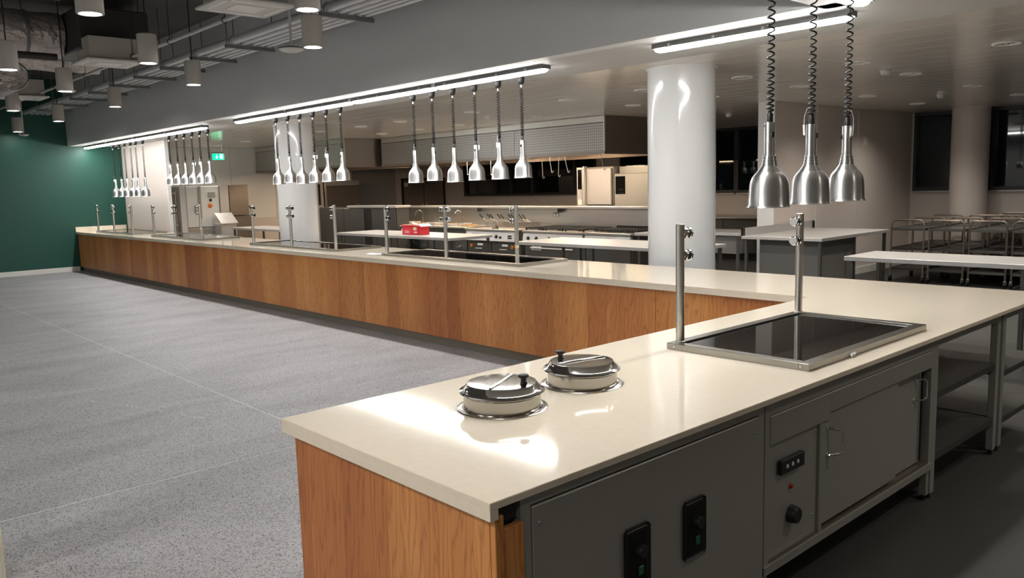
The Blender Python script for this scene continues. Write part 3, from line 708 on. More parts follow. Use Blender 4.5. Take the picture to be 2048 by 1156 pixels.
# red box and carton on the pass table
rb = thing('red_box', 'open bright red cardboard box on the long pass table', 'box', (3.1, 8.88, .9))
x0, x1, y0, y1 = 2.97, 3.20, 8.62, 9.10
MB().box(x0, x1, y0, y0+.004, .9, 1.05).box(x0, x1, y1-.004, y1, .9, 1.05).box(x0, x0+.004, y0, y1, .9, 1.05).box(x1-.004, x1, y0, y1, .9, 1.05).box(x0, x1, y0, y1, .9, .904).build('carton', 'red', rb)
MB().obox(((x0+x1)/2, y0-.03, 1.066), (x1-x0, .09, .004), (.5, 0, 0)).build('end_flap', 'paper', rb)
MB().obox(((x0+x1)/2, y1+.03, 1.055), (x1-x0, .09, .004), (-.3, 0, 0)).build('end_flap', 'paper', rb)
MB().obox((x0-.015, (y0+y1)/2, 1.052), (.07, y1-y0, .004), (0, .35, 0)).build('side_flap', 'red', rb)
MB().box(x0-.003, x0, y0+.06, y0+.15, .98, 1.03).build('label', 'tape', rb)
MB().box(x0-.002, x0, y0+.05, y0+.13, .935, .955).box(x0-.002, x0, y0+.27, y0+.40, .93, .94).box(x0-.002, x0, y0+.27, y0+.40, .955, .965).build('print_marks', 'paper', rb)
MB().obox((3.08, 8.83, 1.06), (.12, .14, .05), (.3, .4, .5), bev=.015).build('tissue', 'paper', rb)
tag(bxo('white_carton', 'paper', (3.02, 3.16, 9.115, 9.20, .9, .985), bev=.002), 'small white carton standing behind the red box', 'carton')
# paper sheet on the counter
m = MB(); n = 6
vv = [[m.bm.verts.new((.22+.15*i/n+.03*j/n, 5.76+.30*j/n, .9015+.006*math.sin(i*1.1)*math.sin(j*.9)+.004)) for i in range(n+1)] for j in range(n+1)]
for j in range(n):
    for i in range(n): m.bm.faces.new((vv[j][i], vv[j][i+1], vv[j+1][i+1], vv[j+1][i]))
ps = m.build('paper_sheet', 'paper', smooth=True); tag(ps, 'crumpled white paper sheet on the counter beside the first long hot plate', 'paper')
md = ps.modifiers.new('s', 'SOLIDIFY'); md.thickness = .0008; md.offset = 1
m = MB(); vv = [[m.bm.verts.new((-1.665+.05*i/4, -1.075+.05*j/4, .9005+.022*abs(math.sin(i*1.7+j*.8)))) for i in range(5)] for j in range(5)]
for j in range(4):
    for i in range(4): m.bm.faces.new((vv[j][i], vv[j][i+1], vv[j+1][i+1], vv[j+1][i]))
ps = m.build('plastic_scrap', 'film', smooth=True); tag(ps, 'torn scrap of clear plastic on the rim of the near hot plate', 'plastic scrap')
md = ps.modifiers.new('s', 'SOLIDIFY'); md.thickness = .0006; md.offset = 1

# ================================================================ COOKING SUITE (island spine x 5.78, fronts x 4.95)
SX = 4.92
sp = thing('suite_spine', 'steel splashback spine with top shelf behind the cooking ranges', 'splashback', (5.85, 8.8, 0))
bxo('splashback', 'steel', (5.76, 5.80, 5.55, 13.0, 0, 1.25), sp)
bxo('rear_panel', 'steel_eq', (5.92, 5.95, 5.55, 13.0, 0, 1.25), sp)
bxo('shelf', 'steel_b', (5.62, 6.02, 5.55, 13.02, 1.25, 1.285), sp, bev=.003)
for y in (5.56, 7.9, 10.2): MB().box(5.63, 5.76, y, y+.01, 1.17, 1.25).build('shelf_bracket', 'steel_eq', sp)
sk = thing('twin_socket', 'chrome twin wall socket on the splashback', 'socket', (5.755, 8.05, 1.13)); bxo('plate', 'chrome', (5.745, 5.76, 7.98, 8.13, 1.09, 1.17), sk, bev=.003)
for y in (8.02, 8.09): bxo('outlet', 'paper', (5.742, 5.745, y-.02, y+.02, 1.10, 1.14), sk)

def knob(p, parent, r=.03, ring='chrome', body='black'):
    k = MB().lathe([(r, 0), (r, .006), (r*.8, .008), (r*.78, .028), (r*.6, .032), (0, .033)], p, 18, axis=(-1, 0, .25)).build('knob', body, parent, smooth=True)
    MB().obox(Vector(p)+Vector((-.034, 0, .012)), (.006, .008, r*1.3), (0, -.25, 0)).build('pointer', 'paper', k)
    return k
def cooker_body(t, y0, y1, h=.87, mat_='steel_eq'):
    MB().box(SX+.05, 5.75, y0, y1, .10, h-.03).build('body', mat_, t)
    MB().box(SX-.02, 5.76, y0, y1, h-.03, h+.01, bev=.004).build('hob_top', 'steel', t)
    for y in (y0+.06, y1-.06):
        for x in (SX+.10, 5.70): MB().cyl((x, y, 0), (x, y, .10), .022, 10).build('foot', 'steel_eq', t)
def fascia(t, y0, y1, z0=.66, z1=.83):
    return MB().prism([(SX+.05, y0, z0), (SX+.05, y0, z1), (SX+.005, y0, z1), (SX-.03, y0, z0)], (0, y1-y0, 0)).build('control_fascia', 'steel_b', t)
# twin fryer
fr = thing('twin_fryer', 'twin fryer with black dials and two orange isolators', 'fryer', (5.3, 9.0, 0))
cooker_body(fr, 8.30, 9.74); fa = fascia(fr, 8.31, 9.73)
for y in (9.42, 9.10, 8.82): knob((SX-.012, y, .745), fa, .036)
knob((SX-.012, 9.28, .73), fa, .022)
knob((SX-.012, 8.70, .73), fa, .028)
for y in (8.43, 9.60):
    b = bxo('label_plate', 'paper', (SX-.026, SX-.012, y-.07, y+.07, .70, .80), fa)
    for z in (.725, .765): bxo('label_bar', 'black', (SX-.029, SX-.026, y-.055, y+.055, z-.014, z+.014), b)
for y in (8.42, 9.60): MB().lathe([(.038, 0), (.038, .02), (.03, .035), (.012, .037), (.012, .03), (0, .03)], (SX+.045, y, .55), 18, axis=(-1, 0, 0)).build('isolator', 'orange', fr, smooth=True)
for y0, y1 in ((8.32, 9.0), (9.03, 9.72)):
    d = bxo('door', 'steel_eq', (SX+.03, SX+.05, y0, y1, .14, .62), fr, bev=.003)
    bxo('door_label', 'paper', (SX+.027, SX+.03, (y0+y1)/2-.11, (y0+y1)/2+.05, .56, .60), d)
    MB().cyl((SX+.015, (y0+y1)/2-.1, .50), (SX+.015, (y0+y1)/2+.1, .50), .012, 8).build('handle', 'steel', d)
MB().lathe([(.0, .10), (.006, .10), (.075, .0), (.08, 0)], (5.05, 9.0, .88), 20).build('funnel_lid', 'chrome', fr, smooth=True)
# range
ra = thing('six_burner_range', 'six burner range with a row of black dials and oven below', 'cooker', (5.3, 7.3, 0))
cooker_body(ra, 6.62, 8.10); fa = fascia(ra, 6.63, 8.09)
for y in (7.95, 7.74, 7.42, 7.22, 6.94, 6.76): knob((SX-.012, y, .745), fa, .034)
dr_ = bxo('oven_door', 'steel_eq', (SX+.02, SX+.05, 6.72, 8.0, .15, .63), ra, bev=.004)
MB().cyl((SX-.01, 6.85, .57), (SX-.01, 7.9, .57), .014, 10).build('handle', 'steel_b', dr_)
bxo('name_plate', 'paper', (SX+.015, SX+.02, 7.65, 7.9, .53, .60), dr_)
gr = None
for i in range(3):
    for j in range(2):
        cy = 6.87+i*.49; cx = 5.14+j*.38
        m = MB()
        for k in range(5): m.box(cx-.17+k*.085-.008, cx-.17+k*.085+.008, cy-.22, cy+.22, .905, .93)
        m.box(cx-.18, cx+.18, cy-.23, cy-.21, .905, .93).box(cx-.18, cx+.18, cy+.21, cy+.23, .905, .93)
        for sx in (-.16, .16):
            for sy in (-.21, .21): m.box(cx+sx-.01, cx+sx+.01, cy+sy-.01, cy+sy+.01, .88, .91)
        g = m.build('pan_support', 'iron', ra); MB().lathe([(0, .02), (.05, .02), (.055, 0)], (cx, cy, .882), 16).build('burner', 'iron', g, smooth=True)
# chargrill
cg = thing('chargrill', 'chargrill with toothed black bars right of the range', 'grill', (5.3, 6.1, 0))
cooker_body(cg, 5.58, 6.60, .87); fa = fascia(cg, 5.60, 6.58)
knob((SX-.012, 6.45, .745), fa, .02); knob((SX-.012, 5.72, .745), fa, .03)
MB().tube([(SX-.02, 6.25, .74), (SX-.05, 6.24, .75), (SX-.05, 5.96, .75), (SX-.02, 5.95, .74)], .009, 6).build('drawer_handle', 'black', fa)
bxo('paper_label', 'paper', (SX-.028, SX-.012, 5.82, 5.90, .70, .79), fa)
for k in range(16): bxo('grill_bar', 'iron', (5.12, 5.70, 5.62+k*.060, 5.65+k*.060, .895, .925), cg)
for k in range(15): bxo('rear_tooth', 'iron', (5.69, 5.74, 5.63+k*.062, 5.665+k*.062, .885, .955), cg)
MB().box(SX+.02, SX+.04, 5.62, 6.56, .16, .62).build('lower_panel', 'steel_eq', cg)
et = table(4.95, 5.75, 4.95, 5.54, .90, 'small steel infill table at the right end of the cooking suite', group='infill tables')
# tilting pans and trays at the left of the suite
for i, (y0, y1) in enumerate(((9.80, 10.85), (10.90, 11.95), (12.0, 12.95))):
    b = thing('tilting_pan', ['steel tilting pan with black handwheel left of the fryer', 'middle steel tilting pan of the cooking suite with black handwheel', 'farthest left steel tilting pan partly hidden by the steel cabinet'][i], 'bratt pan', (5.3, (y0+y1)/2, 0), 'tilting pans')
    MB().box(4.98, 5.72, y0, y1, .42, .86, bev=.01).build('pan', 'steel_eq', b)
    MB().box(4.94, 5.74, y0, y1, .86, .90, bev=.006).build('lid', 'steel', b)
    for yy in (y0+.05, y1-.05): MB().box(5.0, 5.7, yy-.045, yy+.045, .0, .42).build('pedestal', 'steel_eq', b)
    w = MB().tube([(4.93, (y0+y1)/2+.10*math.cos(a*math.pi/10), .60+.10*math.sin(a*math.pi/10)) for a in range(20)], .014, 8, closed=True)
    w.cyl((4.93, (y0+y1)/2-.09, .60), (4.93, (y0+y1)/2+.09, .60), .008, 6).cyl((4.93, (y0+y1)/2, .51), (4.93, (y0+y1)/2, .69), .008, 6).cyl((4.98, (y0+y1)/2, .60), (4.90, (y0+y1)/2, .60), .022, 12).build('handwheel', 'black', b, smooth=True)
    MB().cyl((4.99, y0+.18, .52), (4.93, y0+.18, .50), .02, 10).cyl((4.93, y0+.14, .50), (4.93, y0+.26, .50), .012, 8).build('drain_valve', 'chrome', b, smooth=True)
def tap(x, y, z, lab, ang):
    t = thing('swan_neck_tap', lab, 'tap', (x, y, z), 'swan neck taps'); d = Vector((math.cos(ang), math.sin(ang), 0)); pts = [(x, y, z), (x, y, z+.22)]
    for k in range(9): a = math.pi*k/8; pts.append((x+d.x*.075*(1-math.cos(a)), y+d.y*.075*(1-math.cos(a)), z+.22+.075*math.sin(a)))
    pts.append((x+d.x*.16, y+d.y*.16, z+.17)); MB().tube(pts, .011, 8).build('spout', 'chrome', t, smooth=True); MB().cyl((x, y, z), (x, y, z+.04), .024, 12).build('base', 'chrome', t, smooth=True)
tap(5.66, 10.74, .90, 'swan neck tap at the back of the pan nearest the fryer', 2.4)
tap(5.66, 12.15, .90, 'swan neck tap at the back of the farthest pan', 2.6)
random.seed(3)
for i in range(9):
    cx, cy = 5.1+random.random()*.45, 9.98+i*.32; w, d, h = .22+random.random()*.1, .16+random.random()*.1, .02+random.random()*.035
    labs = ['shallow steel tray on the pan lids, %s from the fryer' % ORD[i]]
    t = thing('steel_tray', labs[0], 'tray', (cx, cy, .9), 'loose trays on the pan lids')
    z = .901+(i % 3)*.03*0
    MB().box(cx-w/2, cx+w/2, cy-d/2, cy+d/2, z, z+.004).box(cx-w/2, cx-w/2+.005, cy-d/2, cy+d/2, z, z+h).box(cx+w/2-.005, cx+w/2, cy-d/2, cy+d/2, z, z+h).box(cx-w/2, cx+w/2, cy-d/2, cy-d/2+.005, z, z+h).box(cx-w/2, cx+w/2, cy+d/2-.005, cy+d/2, z, z+h).build('tray', 'steel_b' if i % 3 else 'brown', t)
# fry baskets
for i in range(9):
    y = 9.62-i*.155; x = 5.5+(.06 if i % 2 else 0)
    t = thing('fry_basket', 'wire fry basket with raised black handle, %s from the left on the fryer' % ORD[i], 'fry basket', (x, y, .88), 'fry baskets on the twin fryer')
    m = MB()
    for k in range(7):
        u = -.055+k*.0183; m.cyl((x-.12, y+u, .89), (x-.12, y+u, 1.0), .002, 4).cyl((x+.12, y+u, .89), (x+.12, y+u, 1.0), .002, 4).cyl((x-.12, y+u, .89), (x+.12, y+u, .89), .002, 4)
    for k in range(11):
        u = -.12+k*.024; m.cyl((x+u, y-.055, .89), (x+u, y-.055, 1.0), .002, 4).cyl((x+u, y+.055, .89), (x+u, y+.055, 1.0), .002, 4)
    m.build('wire_cage', 'steel_w', t)
    MB().tube([(x-.12, y-.055, 1.0), (x+.12, y-.055, 1.0), (x+.12, y+.055, 1.0), (x-.12, y+.055, 1.0)], .004, 5, closed=True).build('rim', 'steel', t)
    MB().cyl((x-.12, y, 1.0), (x-.18, y+.05, 1.06), .004, 5).build('handle_rod', 'steel', t)
    MB().cyl((x-.18, y+.05, 1.06), (x-.215, y+.115, 1.145), .014, 8).build('handle_grip', 'black', t, smooth=True)
# left steel cabinet of the suite with high shelf
lc = thing('steel_cabinet', 'dark steel back cabinet with a pale shelf top left of the cooking suite', 'cabinet', (4.75, 13.1, 0))
bxo('carcass', 'steel_eq', (4.53, 4.84, 11.52, 14.7, .08, 1.29), lc)
for y0, y1 in ((11.54, 12.45), (12.75, 13.6), (13.62, 14.68)): bxo('door', 'steel_eq', (4.505, 4.528, y0, y1, .12, 1.27), lc, bev=.003)
bxo('gap_panel', 'black', (4.515, 4.53, 12.47, 12.73, .12, 1.27), lc)
bxo('shelf_top', 'steel_b', (4.48, 4.86, 11.48, 13.4, 1.29, 1.335), lc, bev=.003)
bxo('plinth', 'black', (4.56, 4.82, 11.55, 14.65, 0, .08), lc)

# ================================================================ COMBI OVENS
def oven(y0, y1, z1, lab, open_=False):
    t = thing('combi_oven', lab, 'oven', (7.1, (y0+y1)/2, 0), 'combi ovens behind the suite')
    X = 6.62
    bxo('stand', 'steel_d', (X+.05, 7.4, y0+.03, y1-.03, 0, .9), t)
    if open_:
        bxo('casing', 'steel_d', (X+.02, 7.45, y0, y1, 1.25, z1), t, bev=.008)
        cpn = bxo('control_strip', 'steel_b', (X, X+.02, y1-.20, y1, 1.25, z1), t)
        bxo('touch_panel', 'bglass', (X-.006, X, y1-.17, y1-.03, 1.58, z1-.04), cpn)
        dd = MB().box(X-.05, X, y0+.01, y1-.30, 1.28, z1-.03, bev=.01).build('open_door', 'steel_b', t)
        MB().cyl((X-.07, y1-.22, 1.30), (X-.07, y1-.22, z1-.05), .022, 12).build('door_post', 'steel', t, smooth=True)
        bxo('door_edge', 'steel_b', (X-.10, X-.02, y1-.285, y1-.25, 1.22, z1+.02), t)
        bxo('socket_box', 'paper', (X-.03, X, y1-.17, y1-.05, 1.28, 1.38), t)
    else:
        bxo('casing', 'steel_d', (X+.02, 7.45, y0, y1, .9, z1), t, bev=.008)
        dd = bxo('door', 'steel_d', (X, X+.02, y0+.02, y1-.02, .95, z1-.02), t, bev=.004)
        bxo('touch_panel', 'bglass', (X-.006, X, y1-.28, y1-.05, 1.48, z1-.05), dd)
        MB().cyl((X+.1, y0+.3, z1), (X+.1, y0+.3, z1+.05), .02, 10).build('vent', 'chrome', t)
        MB().box(X+.15, 7.3, y0+.05, y1-.02, z1+.002, z1+.13).build('vent_cover', 'steel_d', t)
    bxo('lower_casing', 'steel_d', (X+.06, 7.44, y0+.01, y1-.01, .9, 1.25) if open_ else (X+.06, 7.44, y0+.02, y1-.02, .5, .9), t)
oven(7.40, 8.32, 2.0, 'combi oven with its pale door swung open below the hood', True)
oven(6.10, 7.38, 1.86, 'closed combi oven beside the big white column')

# ================================================================ EXTRACT HOODS
def hood(x0, x1, y0, y1, lab, perf=True, lamps=()):
    z0, z1 = 2.205, CZ-.004
    t = thing('extract_hood', lab, 'extractor hood', ((x0+x1)/2, (y0+y1)/2, z0), 'steel extract hoods')
    nseg = max(1, round((y1-y0)/2.2)); L = (y1-y0)/nseg
    for i in range(nseg): bxo('front_panel', 'perf' if perf else 'steel_d', (x0, x0+.02, y0+i*L+.003, y0+(i+1)*L-.003, z0+.03, z1-.115), t)
    bxo('infill_panel', 'steel', (x0+.006, x0+.02, y0, y1, z1-.105, z1), t)
    for y in (y0, y1-.02): bxo('side_panel', 'steel_w', (x0+.02, x1-.02, y, y+.02, z0+.03, z1), t)
    bxo('corner_strip', 'steel', (x0-.004, x0+.03, y0-.004, y0+.02, z0+.03, z1), t)
    bxo('rear_panel', 'steel_w', (x1-.02, x1, y0, y1, z0+.03, z1), t)
    MB().box(x0-.01, x0+.10, y0-.01, y1+.01, z0-.02, z0+.03).box(x1-.10, x1+.01, y0-.01, y1+.01, z0-.02, z0+.03).box(x0+.1, x1-.1, y0-.01, y0+.09, z0-.02, z0+.03).box(x0+.1, x1-.1, y1-.09, y1+.01, z0-.02, z0+.03).build('gutter', 'steel_w', t)
    xm = (x0+x1)/2
    for s, a in ((x0+.12, xm), (x1-.12, xm)):
        MB().prism([(s, y0+.1, z0+.06), (a, y0+.1, z0+.42), (a, y0+.1, z0+.45), (s, y0+.1, z0+.09)], (0, y1-y0-.2, 0)).build('filter_bank', 'steel_w', t)
    for y in lamps:
        f = bxo('lamp_housing', 'offwhite', (x0+.24, x0+.36, y-.65, y+.65, z0+.02, z0+.06), t)
        bxo('lamp_lens', 'hoodlamp', (x0+.25, x0+.35, y-.62, y+.62, z0+.010, z0+.02), t)
    return t
hood(5.34, 7.35, 6.48, 13.2, 'long perforated steel extract hood above the cooking suite', True, (7.4, 9.5, 11.6))
hood(4.45, 6.6, 13.35, 17.75, 'second steel extract hood farther left with a brown end face', False, (15.6,))
for i, (y, ztip, tx) in enumerate(((10.94, 1.94, 0), (10.17, 1.92, 0), (8.64, 1.82, .02), (8.40, 1.92, .05), (8.22, 1.84, -.02), (7.97, 1.91, .08), (7.08, 1.93, .07))):
    x = 5.40; y = -2.7245+(y+2.7245)*10.65/11.25
    t = thing('hanging_hook', 'thin steel utensil rod hanging under the hood, %s from the left' % ORD[i], 'hook', (x, y, ztip), 'utensil rods under the hood')
    MB().cyl((x, y+tx, 2.19), (x, y, ztip), .006, 6).build('rod', 'steel', t)
    MB().tube([(x, y, ztip), (x, y-.02, ztip-.015), (x, y-.04, ztip), (x, y-.04, ztip+.02)], .006, 6).build('hook_end', 'chrome', t)

# ================================================================ FAR WALL OF THE KITCHEN
fg = thing('tall_fridge', 'tall dark stainless fridge right of the slimmer white column', 'fridge', (6.5, 17.2, 0))
bxo('casing', 'steel_w', (5.95, 7.02, 16.9, 17.78, .08, 1.95), fg, bev=.01)
bxo('door', 'steel_w', (5.97, 7.0, 16.87, 16.9, .14, 1.78), fg, bev=.004)
bxo('header', 'steel_d', (5.97, 7.0, 16.87, 16.9, 1.80, 1.94), fg)
MB().box(6.93, 6.96, 16.83, 16.87, .8, 1.3).build('handle', 'steel', fg)
bxo('plinth', 'black', (6.0, 6.97, 16.93, 17.7, 0, .08), fg)
tf = thing('tall_cupboard', 'narrow tall steel cupboard with a black slot right behind the slimmer column', 'cupboard', (5.5, 17.3, 0))
bxo('casing', 'steel_b', (5.15, 5.9, 16.9, 17.78, 0, 1.98), tf, bev=.006); bxo('slot', 'black', (5.74, 5.80, 16.885, 16.9, 1.3, 1.85), tf); bxo('lower_slot', 'black', (5.78, 5.86, 16.885, 16.9, .95, 1.1), tf)
wc = bpy.data.objects['wall_kitchen_far']
for x0_, x1_ in ((1.4, 2.55), (2.57, 3.75), (3.77, 4.95)): bxo('cladding_sheet', 'clad', (x0_, x1_, YW-.012, YW, 1.0, CZ), wc, bev=.003)
for x0_, x1_ in ((7.35, 8.05), (8.06, 8.85)): bxo('steel_sheet', 'grey_panel', (x0_, x1_, YW-.012, YW, 0, 2.6), wc, bev=.003)
dn = struct(bxo('door_1', 'steel_w', (9.12, 9.86, YW-.03, YW-.004, .02, 1.90), bev=.004)); MB().box(9.78, 9.81, YW-.06, YW-.03, .9, 1.2).build('door_handle', 'steel', dn)
dn = struct(bxo('door_2', 'steel_w', (9.88, 10.62, YW-.03, YW-.004, .02, 1.90), bev=.004)); MB().box(9.92, 9.95, YW-.06, YW-.03, .9, 1.2).build('door_handle', 'steel', dn)
struct(MB().box(9.05, 9.11, YW-.05, YW, 0, 1.97).box(10.63, 10.69, YW-.05, YW, 0, 1.97).box(9.11, 10.63, YW-.05, YW, 1.91, 1.97).box(9.862, 9.878, YW-.034, YW, 0, 1.91).build('trim_2', 'black'))
ws = tag(bxo('wall_notice', 'paper', (9.14, 9.28, YW-.036, YW-.03, 1.72, 1.84)), 'small white notice at the top of the left brown door', 'notice')
hs = thing('hose_reel_hose', 'dark red hose looped on the wall beside the tall fridge', 'hose', (7.3, 17.75, 1.6))
MB().tube([(7.22+.07*math.sin(k*.35), 17.784, 1.95-.03*k) for k in range(14)], .018, 8).build('hose', 'redlens', hs, smooth=True)

# dish area beyond the partition
dc = thing('dishwash_cabinet', 'tall white control cabinet with orange switch in the far dishwash bay', 'cabinet', (2.5, 16.9, 0))
bxo('casing', 'paper', (2.12, 2.90, 16.6, 17.5, .9, 1.86), dc, bev=.006)
bxo('side_return', 'white', (1.98, 2.115, 16.62, 17.5, 0, 1.86), dc)
bxo('base_unit', 'steel_b', (2.13, 2.89, 16.63, 17.5, .0, .89), dc)
for x in (2.3, 2.65): bxo('base_door', 'steel', (x-.15, x+.16, 16.61, 16.63, .12, .86), dc, bev=.003)
MB().lathe([(.055, 0), (.055, .012), (.03, .03), (0, .032)], (2.67, 16.6, 1.40), 18, axis=(0, -1, 0)).build('orange_switch', 'orange', dc, smooth=True)
MB().lathe([(.035, 0), (.035, .015), (0, .02)], (2.69, 16.6, 1.53), 14, axis=(0, -1, 0)).build('black_switch', 'black', dc, smooth=True)
bxo('meter_box', 'steel_d', (2.64, 2.80, 16.57, 16.6, 1.60, 1.72), dc); bxo('meter_box', 'steel_d', (2.30, 2.40, 16.55, 16.6, 1.25, 1.42), dc)
bxo('conduit', 'steel_d', (2.40, 2.45, 16.55, 16.6, 1.1, 1.86), dc)
ch = thing('chute_hood', 'steel feed chute with a sloping flap between the white cabinet and brown machine', 'dishwasher', (3.02, 16.7, 0))
MB().prism([(2.91, 16.55, 1.22), (3.12, 16.55, 1.22), (3.12, 16.55, 1.87), (2.91, 16.55, 1.87)], (0, .6, 0)).build('hood_box', 'steel_b', ch)
MB().prism([(2.72, 16.15, .98), (2.72, 16.5, 1.22), (2.72, 16.5, 1.20), (2.72, 16.15, .96)], (.42, 0, 0)).build('sloping_flap', 'steel_b', ch)
MB().box(2.74, 3.12, 16.2, 16.60, .02, .95).build('hopper', 'steel_b', ch)
bm_ = thing('brown_machine', 'tall brown steel dishwashing machine with dangling cables', 'dishwasher', (3.4, 16.9, 0))
bxo('upper_casing', 'steel_w', (3.14, 3.62, 16.55, 17.4, 1.14, 1.88), bm_, bev=.006); bxo('lower_casing', 'steel_w', (3.16, 3.72, 16.6, 17.4, 0, 1.13), bm_, bev=.006)
MB().tube([(3.68, 17.0, 1.5), (3.78, 16.9, 1.35), (3.84, 16.85, 1.2), (3.78, 16.9, 1.08), (3.7, 16.95, 1.15), (3.72, 16.9, .6)], .012, 6).build('cable', 'black', bm_, smooth=True)
rk = thing('wire_rack', 'steel shelf rack seen through the gap beside the far partition', 'rack', (1.75, 17.2, 0))
for x in (1.45, 1.92):
    for y in (16.75, 17.6): MB().cyl((x, y, 0), (x, y, 1.75), .014, 8).build('post', 'steel', rk)
for z in (.3, .95, 1.7): bxo('shelf', 'steel_b', (1.43, 1.94, 16.73, 17.62, z, z+.035), rk)
bxo('crate', 'steel_d', (1.5, 1.9, 16.8, 17.5, .34, .9), rk)
# exit sign
ex = thing('exit_sign', 'lit green emergency exit sign with down arrow and running figure', 'exit sign', (2.70, 16.0, 2.53))
bxo('panel', 'exitg', (2.565, 2.835, 15.985, 16.01, 2.46, 2.60), ex)
MB().prism([(2.655, 15.98, 2.58), (2.665, 15.98, 2.58), (2.665, 15.98, 2.525), (2.69, 15.98, 2.525), (2.655+.005, 15.98, 2.485), (2.63, 15.98, 2.525), (2.655, 15.98, 2.525)], (0, .004, 0)).build('arrow', 'exitw', ex)
MB().box(2.735, 2.80, 15.98, 15.984, 2.485, 2.59).build('doorway_mark', 'exitw', ex)
m = MB().lathe([(0, 0), (.011, 0)], (2.755, 15.978, 2.572), 12, axis=(0, -1, 0))
m.prism([(2.765, 15.978, 2.562), (2.775, 15.978, 2.55), (2.757, 15.978, 2.525), (2.748, 15.978, 2.53)], (0, .002, 0)).prism([(2.757, 15.978, 2.528), (2.775, 15.978, 2.51), (2.772, 15.978, 2.495), (2.765, 15.978, 2.51), (2.75, 15.978, 2.525)], (0, .002, 0)).prism([(2.75, 15.978, 2.53), (2.735, 15.978, 2.505), (2.742, 15.978, 2.50), (2.757, 15.978, 2.526)], (0, .002, 0))
m.build('running_figure', 'exitg', ex)
for x in (2.60, 2.80): MB().cyl((x, 16.0, 2.60), (x, 16.0, CZ), .003, 6).build('suspension_wire', 'steel', ex)
bxo('header_box', 'steel_d', (2.56, 2.84, 15.98, 16.03, 2.605, 2.64), ex)

# ================================================================ CEILING FITTINGS
dl = None
DROWS = [(2.93, [-.26, 1.06, 2.36, 3.74, 5.04, 7.05, 8.97, 10.2, 11.6, 13.3, 15.0, 16.6], 'row nearest the counter'), (4.40, [-.2, 1.13, 2.47, 3.75, 5.10, 7.13, 9.2, 10.47, 11.74], 'second row from the counter'),  # last two of the nearest row added to brighten the dish bay
         (6.53, [-.1, 1.19, 2.57], 'third row from the counter'), (8.62, [-.1, 1.26, 2.70, 5.4, 8.0], 'fourth row from the counter'),
         (-1.2, [-2.6, -4.4], 'added unseen pair behind the near counter'), (-5.9, [-.9, -3.0], 'added unseen pair above the viewer'), (.9, [-2.2, -4.2], 'added unseen pair right of the near counter')]  # these pairs are added out of view to light cabinet fronts and counter end
def dspot(x, y, k=1.):  # added fill light; the fitting itself is unlit
    l = bpy.data.lights.new('downlight_fill', 'SPOT'); l.energy = DL_SPOT*k; l.spot_size = math.radians(140); l.spot_blend = 1.; l.shadow_soft_size = .09; l.color = (1, .92, .82)
    o = bpy.data.objects.new('downlight_fill', l); COL.objects.link(o); o.location = (x, y, CZ-.02)
def dl_proto():
    t = thing('recessed_downlight', '', 'downlight')
    MB().lathe([(.118, 0), (.120, -.006), (.112, -.011), (.100, -.009), (.098, -.001)], (0, 0, 0), 32).build('trim_ring', 'paper', t, smooth=True)
    MB().lathe([(.098, -.002), (.085, -.0006), (.05, -.0012), (.02, -.0035), (0, -.004)], (0, 0, 0), 32).build('reflector', 'chrome', t, smooth=True)
    MB().cyl((-.06, 0, -.005), (.06, 0, -.005), .004, 6).build('lamp_tube', 'paper', t); return t
for x, ys, nm in DROWS:
    for i, y in enumerate(ys):
        if dl is None: dl = dl_proto(); o = dl; o.location = (x, y, CZ)
        else: o = copy_tree(dl, (x, y, CZ))
        dspot(x, y, 2.4 if x < -5 else (.8 if y < -1.5 else 1.))
        tag(o, 'white rimmed ceiling downlight, %s from the right in the %s' % (ORD[i], nm), 'downlight', 'recessed kitchen downlights')
for x, y, lab in ((3.80, 1.16, 'small round smoke detector on the metal ceiling at upper right'), (7.37, 5.38, 'far smoke detector on the ceiling right of the big column'), (3.55, 7.4, 'faint smoke detector on the ceiling above the hood front'), (7.4, 1.9, 'faint detector on the ceiling at the right border')):
    t = thing('smoke_detector', lab, 'smoke detector', (x, y, CZ), 'ceiling detectors')
    MB().lathe([(.06, 0), (.06, -.02), (.05, -.022)], (x, y, CZ), 24).build('base', 'offwhite', t, smooth=True); MB().lathe([(.05, -.02), (.048, -.045), (.03, -.055), (0, -.056)], (x, y, CZ), 24).build('head', 'offwhite', t, smooth=True)
# sockets on the window wall and a switch on the right wall
for y, w, lab in ((15.85, .16, 'flush twin socket plate left on the wall below the windows'), (15.58, .09, 'single flush plate beside the twin socket below the windows'), (13.57, .16, 'flush twin socket plate right on the wall below the windows')):
    t = thing('socket_plate', lab, 'socket', (10.89, y, 1.2), 'socket plates below the windows'); bxo('plate', 'beige', (10.885, 10.9, y-w/2, y+w/2, 1.16, 1.25), t, bev=.003); bxo('insert', 'skirt', (10.882, 10.885, y-w/2+.015, y+w/2-.015, 1.175, 1.235), t)
t = thing('wall_switch', 'small pale switch plate high on the beige right wall', 'switch', (8.92, 3.66, 2.28)); bxo('plate', 'skirt', (8.86, 8.98, 3.655, 3.67, 2.2, 2.36), t, bev=.003); bxo('rocker', 'paper', (8.90, 8.94, 3.65, 3.655, 2.25, 2.31), t)

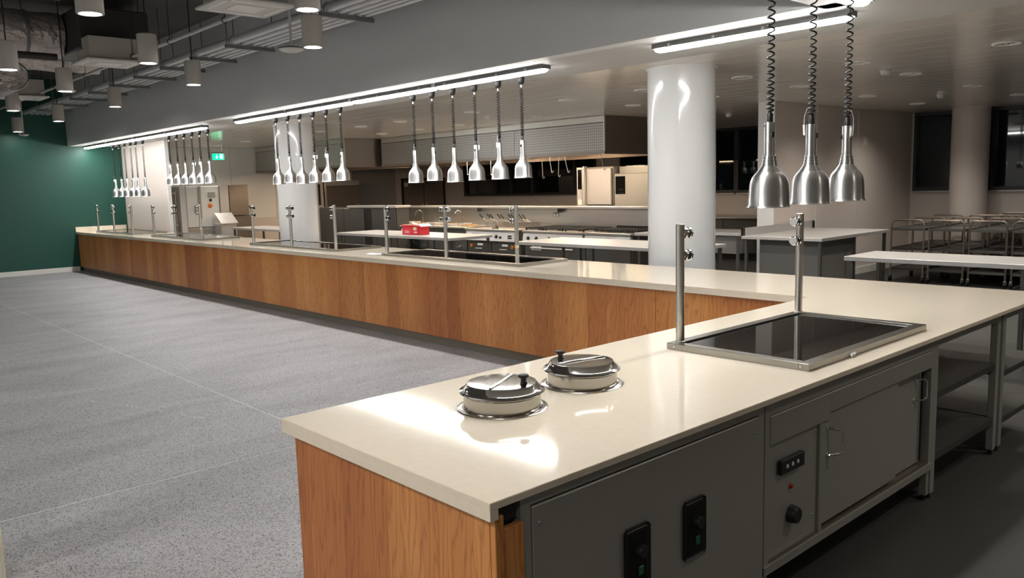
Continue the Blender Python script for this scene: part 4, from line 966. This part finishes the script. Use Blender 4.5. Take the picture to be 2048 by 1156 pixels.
# ================================================================ TROLLEYS
def trolley_proto():
    t = thing('serving_trolley', '', 'trolley'); W, D = .50, .85
    for sx in (0, D):
        pts = [(sx, 0, .10), (sx, 0, .90)]
        for k in range(1, 7): a = math.pi/2*k/6; pts.append((sx, .07*(1-math.cos(a)), .90+.085*math.sin(a)))
        for k in range(0, 6): a = math.pi/2*(1-k/6); pts.append((sx, W-.07*(1-math.cos(a)), .90+.085*math.sin(a)))
        pts += [(sx, W, .90), (sx, W, .10)]
        MB().tube(pts, .0145, 8).build('hoop_frame', 'steel_w', t, smooth=True)
    for z in (.22, .54, .85):
        s = MB().box(.012, D-.012, .012, W-.012, z-.004, z).box(.0, D, .0, .012, z-.03, z+.008).box(.0, D, W-.012, W, z-.03, z+.008).box(0, .012, 0, W, z-.03, z+.008).box(D-.012, D, 0, W, z-.03, z+.008).build('shelf', 'steel_eq', t)
    for x in (0, D):
        for y in (0, W):
            c = MB().cyl((x, y-.012, .05), (x, y+.012, .05), .05, 14).build('castor_wheel', 'black', t); MB().box(x-.015, x+.015, y-.018, y+.018, .055, .11).build('castor_fork', 'steel', c)
    return t
tr = None; tl = []
for r, x in enumerate((8.10, 9.06, 10.0)):
    for c in range(4 if r < 2 else 3):
        y = 2.33-.58*c+(.05 if r == 1 else 0)
        if r == 2 and y+.5 > 2.0: y -= .75
        if r == 2 and c == 2: continue
        lab = 'steel three tier trolley, %s from the left in the %s row at right' % (ORD[c], ['front', 'middle', 'back'][r])
        if tr is None: tr = trolley_proto(); o = tr; o.location = (x, y, 0)
        else: o = copy_tree(tr, (x, y, 0))
        tag(o, lab, 'trolley', 'parked serving trolleys')
tag(MB().lathe([(.0, .0), (.09, .0), (.13, .03), (.14, .09), (.12, .1), (0, .105)], (9.5, 1.0-.28, .862), 24).build('cream_pan', 'paper', smooth=True), 'round pale pan resting on a trolley at the right border', 'pan')
# white paint flecks trodden into the hall floor
random.seed(11); m = MB()
for (ax, ay), (bx_, by_), n in (((-3.392, 4.747), (-3.205, 4.286), 14), ((-3.205, 4.286), (-2.98, 3.60), 9), ((-2.98, 3.60), (-2.92, 3.40), 12), ((-3.06, 2.93), (-2.97, 2.72), 8)):
    for k in range(n):
        u = random.random(); x = ax+(bx_-ax)*u+random.uniform(-.02, .02); y = ay+(by_-ay)*u+random.uniform(-.03, .03)
        m.obox((x, y, .0008), (random.uniform(.005, .016), random.uniform(.003, .008), .0014), (0, 0, random.uniform(0, 3)))
o = m.build('paint_flecks', 'paper'); tag(o, 'scattered white paint flecks on the grey hall floor left of the counter', 'debris'); o['kind'] = 'stuff'
